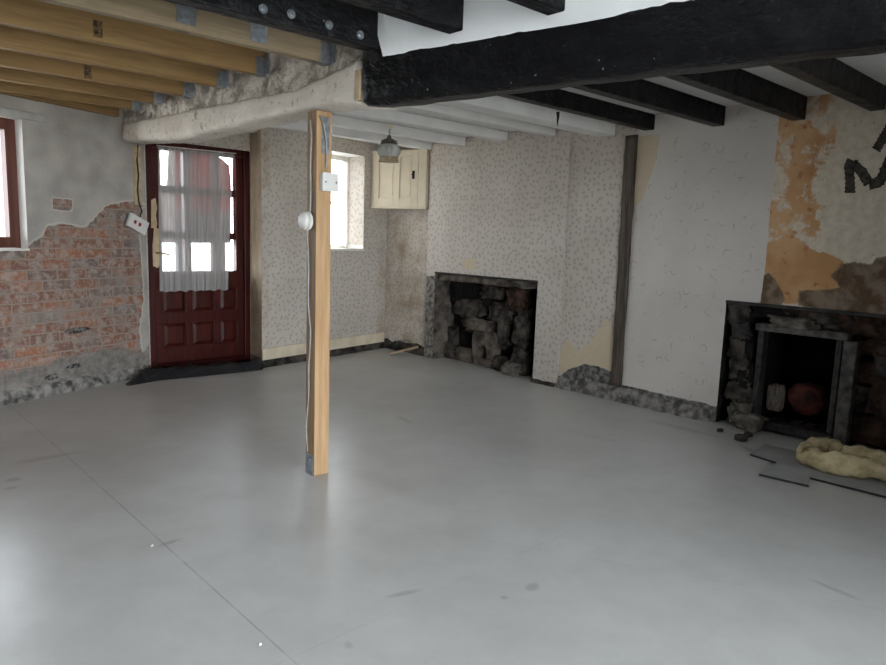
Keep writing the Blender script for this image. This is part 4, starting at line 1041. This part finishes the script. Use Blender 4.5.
for (x, y, w_, h_, off, mt, dp) in [
    (735, 312, 17, 20, -.05, 'soot_stone', .16), (737, 330, 16, 18, -.05, 'slate', .16), (736, 348, 17, 20, -.05, 'soot_stone', .16), (737, 368, 18, 22, -.05, 'soot_stone', .16), (736, 390, 18, 24, -.05, 'soot_stone', .16),
    (737, 412, 20, 24, -.05, 'pale_stone', .2), (742, 430, 22, 16, .0, 'pale_stone', .2), (747, 318, 13, 26, -.09, 'soot', .16), (747, 345, 12, 30, -.1, 'soot', .16), (748, 375, 13, 34, -.1, 'soot', .16), (748, 406, 13, 34, -.1, 'soot_stone', .16),
    (775, 312, 38, 14, -.1, 'soot', .16), (806, 313, 30, 10, -.07, 'brown_stone', .16), (795, 323, 34, 10, -.06, 'pale_stone', .16), (832, 318, 36, 20, -.09, 'soot_stone', .18), (862, 322, 40, 24, -.12, 'brown_stone', .18),
    (872, 345, 34, 18, -.2, 'brown_stone', .2), (868, 372, 34, 26, -.22, 'brown_stone', .2), (875, 400, 40, 24, -.22, 'soot_stone', .2), (870, 425, 40, 26, -.2, 'brown_stone', .2), (898, 360, 34, 34, -.2, 'soot_stone', .2), (900, 400, 34, 36, -.2, 'brown_stone', .2)]:
    k += 1; st2(x+(6 if x < 745 else 0), y, w_*1.1, h_*1.15, min(off, -.09) if x < 745 and y < 420 else (min(off, -.12) if y < 320 else off), mt, dp, k, .5, .38)
# side cheeks that close the grate opening
gu0, gu1 = W8.u(757, 380, -.06), W8.u(836, 380, -.06); gz1 = W8.px(800, 334, -.06)[1]; gz0 = W8.px(790, 438, -.06)[1]
gz0 = max(gz0, .05)
ck = MB(); yy = sorted((-s_*.16, -s_*.6)); ck.box(gu0-.1, gu0-.005, yy[0], yy[1], 0, f2z1-.03); ck.box(gu1+.01, gu1+.10, yy[0], yy[1], 0, f2z1-.03); ck.box(gu0-.1, gu1+.1, yy[0], yy[1], gz1+.03, f2z1-.03)
ck.build('grate_cheeks', 'soot', fq, Matrix())
ir = empty('iron_grate', W8.mw); ir.parent = fq; ir.matrix_local = Matrix()
def bar(a0, a1, z0, z1, o0, o1, mat, nm):
    yy = sorted((s_*o0, s_*o1)); b = MB(); b.box(a0, a1, yy[0], yy[1], z0, z1); return b.build(nm, mat, ir, Matrix(), bevel=.006)
bar(gu0-.03, gu1+.05, gz1-.005, gz1+.045, -.14, -.02, 'grey_iron', 'top_bar')
bar(gu0-.02, gu0+.02, gz0+.03, gz1-.006, -.14, -.05, 'sooty_iron', 'side_bar')
bar(gu1-.02, gu1+.015, gz0+.03, gz1-.006, -.14, -.05, 'sooty_iron', 'side_bar')
bar(gu1+.022, gu1+.10, .0, gz1-.006, -.14, -.05, 'grey_iron', 'side_pillar')
bar(gu0-.03, gu1+.02, gz0-.03, gz0+.028, -.14, -.03, 'sooty_iron', 'bottom_bar')
for i in range(5): 
    a = gu0+.06+i*(gu1-gu0-.12)/4; bar(a-.008, a+.008, gz0-.01, gz0+.012, -.5, -.141, 'sooty_iron', 'grate_bar')
# things in the grate
def in_grate(name, x, y, w_, h_, off, mt, dep, label, cat, seed, box, amp=.1):
    u, yq, z = local_px(W8, x, y, off); hh = h_*MP2*1.1; mb = MB(); z = max(z, gz0+.035+hh*.55); stone(mb, (0, 0, 0), w_*MP2*1.3, dep, hh, seed, amp, box); o = mb.build(name, mt, mw=W8.mw @ Matrix.Translation((u, yq, z)), smooth=True); tag(o, label, cat)
in_grate('fire_brick', 775, 404, 13, 28, -.24, 'firebrick', .1, 'pale greyish fire brick standing at the left of the iron grate', 'brick', 3, .35, .04)
in_grate('clay_lump', 807, 404, 32, 32, -.3, 'red_clay', .17, 'dull red rounded clay lump inside the iron grate', 'clay lump', 5, .8, .14)

# ------------------------------------------------------------------ things on the floor by the big hearth
bp = [(750, 454), (765, 444.5), (800, 452), (886, 469), (940, 480), (940, 507), (886, 496.5), (810, 477.5), (809, 485.5), (759, 474), (777, 462.5)]
mb = MB(); mb.prism([xy(at_z(x, y, .012)) for x, y in bp], .0015, .014); mb.mi = [0, 0]+[1]*(len(mb.f)-2); tag(mb.build('floor_board', ['grey_board', 'slate']), 'stepped grey board offcut lying on the floor before the large hearth', 'board')
# folded length of pale wool
mb = MB()
def wool(pxs, rad, seed, name):
    pts = []
    P = [at_z(x, y, .014+r_) for (x, y), r_ in zip(pxs, rad)]
    n = 46; rr = []
    for i in range(n+1):
        q = i/n*(len(P)-1); k_ = min(int(q), len(P)-2); f_ = q-k_; 
        p0 = P[max(k_-1, 0)]; p1 = P[k_]; p2 = P[k_+1]; p3 = P[min(k_+2, len(P)-1)]
        c_ = .5*((2*p1)+(p2-p0)*f_+(2*p0-5*p1+4*p2-p3)*f_*f_+(3*p1-p0-3*p2+p3)*f_**3)
        pts.append(c_); rr.append(rad[k_]*(1-f_)+rad[k_+1]*f_)
    K = 18; mb = MB(); mb.tube(pts, rr, K)
    vs = []
    for v_ in mb.v:
        v2 = Vector(v_); nn = fbm(v2+Vector((seed, 0, 0)), 14)*.016; c_ = min(pts, key=lambda p: (p-v2).length_squared); d_ = (v2-c_)
        v2 = v2+d_.normalized()*nn if d_.length > 1e-5 else v2; v2.z = max(v2.z, .0155); vs.append(tuple(v2))
    mb.v = vs; return mb
w1_ = wool([(806, 449), (805, 455), (816, 459), (834, 463), (858, 467), (886, 472), (935, 481)], [.035, .05, .058, .06, .056, .052, .05], 1, 'a')
w2_ = wool([(806, 452), (813, 447), (826, 446), (840, 451), (852, 457)], [.036, .05, .056, .046, .025], 5, 'b')
w3_ = wool([(840, 449), (850, 453), (864, 457), (886, 463), (930, 472)], [.022, .05, .055, .052, .05], 8, 'c')
w1_.add(w2_.v, w2_.f); w1_.add(w3_.v, w3_.f)
tag(w1_.build('insulation_roll', 'wool', smooth=True), 'lumpy pale yellow folded wool roll lying in front of the large hearth', 'insulation')
# rubble at the hearth corner
for (x, y, w_, h_) in [(741, 441, .1, .05), (748, 437, .06, .04), (720, 432, .05, .03)]:
    P = at_z(x, y); mb = MB(); stone(mb, (0, 0, h_*.42), w_, w_*.8, h_, int(x), .2, .6); o = mb.build('rubble_stone', 'soot_stone', mw=frame((P.x, P.y, .0), x), smooth=True)
    tag(o, {741: 'largest dark rubble stone at the left foot of the wide hearth', 748: 'small dark rubble stone tight against the wide hearth', 720: 'little dark rubble stone lying by the papered wall base'}[x], 'stone')

for (x, y, lab) in [(152, 546, 'tiny white chip on the long floor seam, the one farther from the camera'), (260, 645, 'tiny white chip beside the long floor seam, the one nearer the camera')]:
    P = at_z(x, y); mb = MB(); stone(mb, (0, 0, .004), .016, .011, .009, x, .2, .6, sub=2); o = mb.build('plaster_chip', 'white_plastic', mw=frame((P.x, P.y, 0), x), smooth=True); tag(o, lab, 'plaster chip')
# charcoal letter strokes on the bare plaster
mk = empty('wall_writing', W8.mw); tag(mk, 'rough black letter M and a slash painted on the stained plaster', 'writing')
mb = MB()
def brush(pts, w0, seed):
    n = 24; L_ = []
    for i in range(n+1):
        q = i/n*(len(pts)-1); k_ = min(int(q), len(pts)-2); f_ = q-k_; x = pts[k_][0]*(1-f_)+pts[k_+1][0]*f_; y = pts[k_][1]*(1-f_)+pts[k_+1][1]*f_
        L_.append((x, y))
    o = len(mb.v)
    for i, (x, y) in enumerate(L_):
        a = L_[max(i-1, 0)]; b_ = L_[min(i+1, n)]; dx, dy = b_[0]-a[0], b_[1]-a[1]; l_ = math.hypot(dx, dy) or 1
        ww = w0*(.75+.5*abs(fbm((x*.4, y*.4, seed), 1)))
        for sgn_ in (-1, 1):
            u, z = W8.px(x-dy/l_*ww*sgn_, y+dx/l_*ww*sgn_, .0015); mb.v.append((u, s_*.0015, z))
        for sgn_ in (-1, 1):
            v_ = mb.v[-2]; mb.v.append((v_[0], s_*.0006, v_[2]))
    for i in range(n): 
        a = o+i*4; mb.f += [(a, a+1, a+5, a+4), (a, a+2, a+6, a+4), (a+1, a+3, a+7, a+5)]; mb.mi += [0]*3
brush([(850, 193), (850, 180), (849, 166), (852, 160)], 6.0, 1); brush([(852, 163), (862, 172), (869, 184)], 6.2, 2); brush([(869, 184), (878, 183), (884, 175), (890, 158)], 6.4, 3); brush([(890, 160), (893, 195)], 6.0, 4)
brush([(876, 150), (882, 140), (890, 126)], 5.0, 5)
mb.build('brush_strokes', 'charcoal_paint', mk, Matrix())

# ------------------------------------------------------------------ daylight
w = bpy.data.worlds.new('overcast_sky'); SC.world = w; w.use_nodes = True; nt = w.node_tree
bg = nt.nodes['Background']; bg.inputs[0].default_value = (.88, .94, 1.0, 1); bg.inputs[1].default_value = 19.0
vs_ = SC.view_settings; vs_.view_transform = 'Standard'; vs_.look = 'None'; vs_.exposure = 0.0; vs_.gamma = 1.0; vs_.use_curve_mapping = False
SC.cycles.max_bounces = 10; SC.cycles.diffuse_bounces = 6; SC.cycles.transparent_max_bounces = 16; SC.cycles.caustics_reflective = False; SC.cycles.caustics_refractive = False
SC.cycles.use_denoising = True
